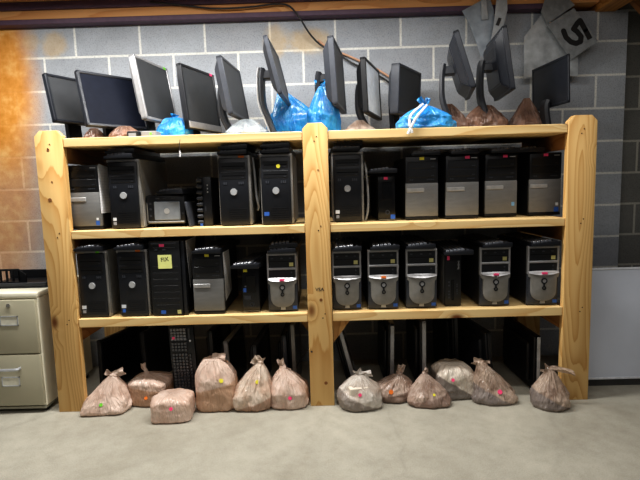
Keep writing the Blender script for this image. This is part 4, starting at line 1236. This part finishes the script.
for sx in (-1, 1):
    for yy in (.035, .46):
        c = MB().cyl((sx*(w/2-.02), yy, .0185), .018, .018, 'x', 18)
        c = c.build('caster', RUBBER, fc)
        MB().box(sx*(w/2-.02)-.014, sx*(w/2-.02)+.014, yy-.014, yy+.014, .016, .0222, .002).build('caster_fork', CHAR, c)
tr = thing('letter_tray', 'black desk tray with slotted side lying on the filing cabinet', 'tray', (-1.712, .16, z1+E_))
bx('tray_base', BLK, tr, -.20, .195, -.04, .25, 0, .008, .003)
bx('back_wall', BLK, tr, -.20, .195, .242, .250, .008, .058, .003)
bx('right_wall', BLK, tr, .187, .195, -.04, .242, .008, .040, .003)
bx('front_lip', DARK, tr, -.20, .187, -.04, -.032, .008, .030, .003)
cb = MB()
cb.box(-.20, -.015, .05, .058, .008, .022, .002); cb.box(-.20, -.020, .05, .058, .082, .094, .002)
for k in range(6): cb.box(-.20+.035*k, -.188+.035*k, .05, .058, .02, .085, .002)
cb.prism([(-.022, .01), (.02, .01), (.02, .060), (.0, .075), (-.022, .094)], .05, .058, 'y')
cb.build('slotted_divider', BLK, tr)

# ------------------------------------------------------------------ whiteboard at the right
wb = thing('whiteboard', 'white dry-erase board standing on the floor right of the shelving', 'whiteboard', (2.06, .15, 0))
T = Matrix.Translation((0, 0, .042)) @ Matrix.Rotation(-R(9), 4, 'X')
H = .625
MB().box(-.66, .66, .004, .016, .008, H-.008).build('board_surface', WHITEB, wb, T)
fr = MB(); fr.box(-.67, .67, 0, .02, 0, .012, .002); fr.box(-.67, .67, 0, .02, H-.012, H, .002); fr.box(-.67, -.66, 0, .02, 0, H, .002); fr.box(.66, .67, 0, .02, 0, H, .002)
fr.build('frame', plain('white_frame', (228, 232, 238), .35), wb, T)
bx('base_rail', plain('dark_grey_rail', (70, 70, 70), .6), wb, -.67, .67, .012, .06, .0005, .041, .003)
for sx in (-.5, .5):
    MB().tube([(sx, .06, .35), (sx, .30, .006)], .010, 8, 1).build('back_leg', CHAR, wb)

# ------------------------------------------------------------------ light
def area(name, loc, sx, sy, power, col=(1, 1, 1), rot=(0, 0, 0)):
    l = bpy.data.lights.new(name, 'AREA'); l.shape = 'RECTANGLE'; l.size = sx; l.size_y = sy
    l.energy = power; l.color = col
    o = bpy.data.objects.new(name, l); COL.objects.link(o); o.location = loc; o.rotation_euler = rot
    return o
area('ceiling_strip_light', (-.85, -.27, 2.30), 2.5, .10, 66, (1, .985, .955))
area('ceiling_strip_light', (.9, -.75, 2.33), 1.6, .10, 12, (1, .985, .955))
area('ceiling_strip_light', (-.2, -2.3, 2.35), 3.2, .20, 19, (1, .98, .95))
wd_ = bpy.data.worlds.new('room_world'); SC.world = wd_
wd_.use_nodes = True
wd_.node_tree.nodes['Background'].inputs[0].default_value = (.93, .96, 1.0, 1)
wd_.node_tree.nodes['Background'].inputs[1].default_value = .07
SC.view_settings.view_transform = 'Standard'
try:
    SC.view_settings.look = 'Medium High Contrast'
except Exception as e:
    print('LOOK', e)
SC.view_settings.exposure = -0.04
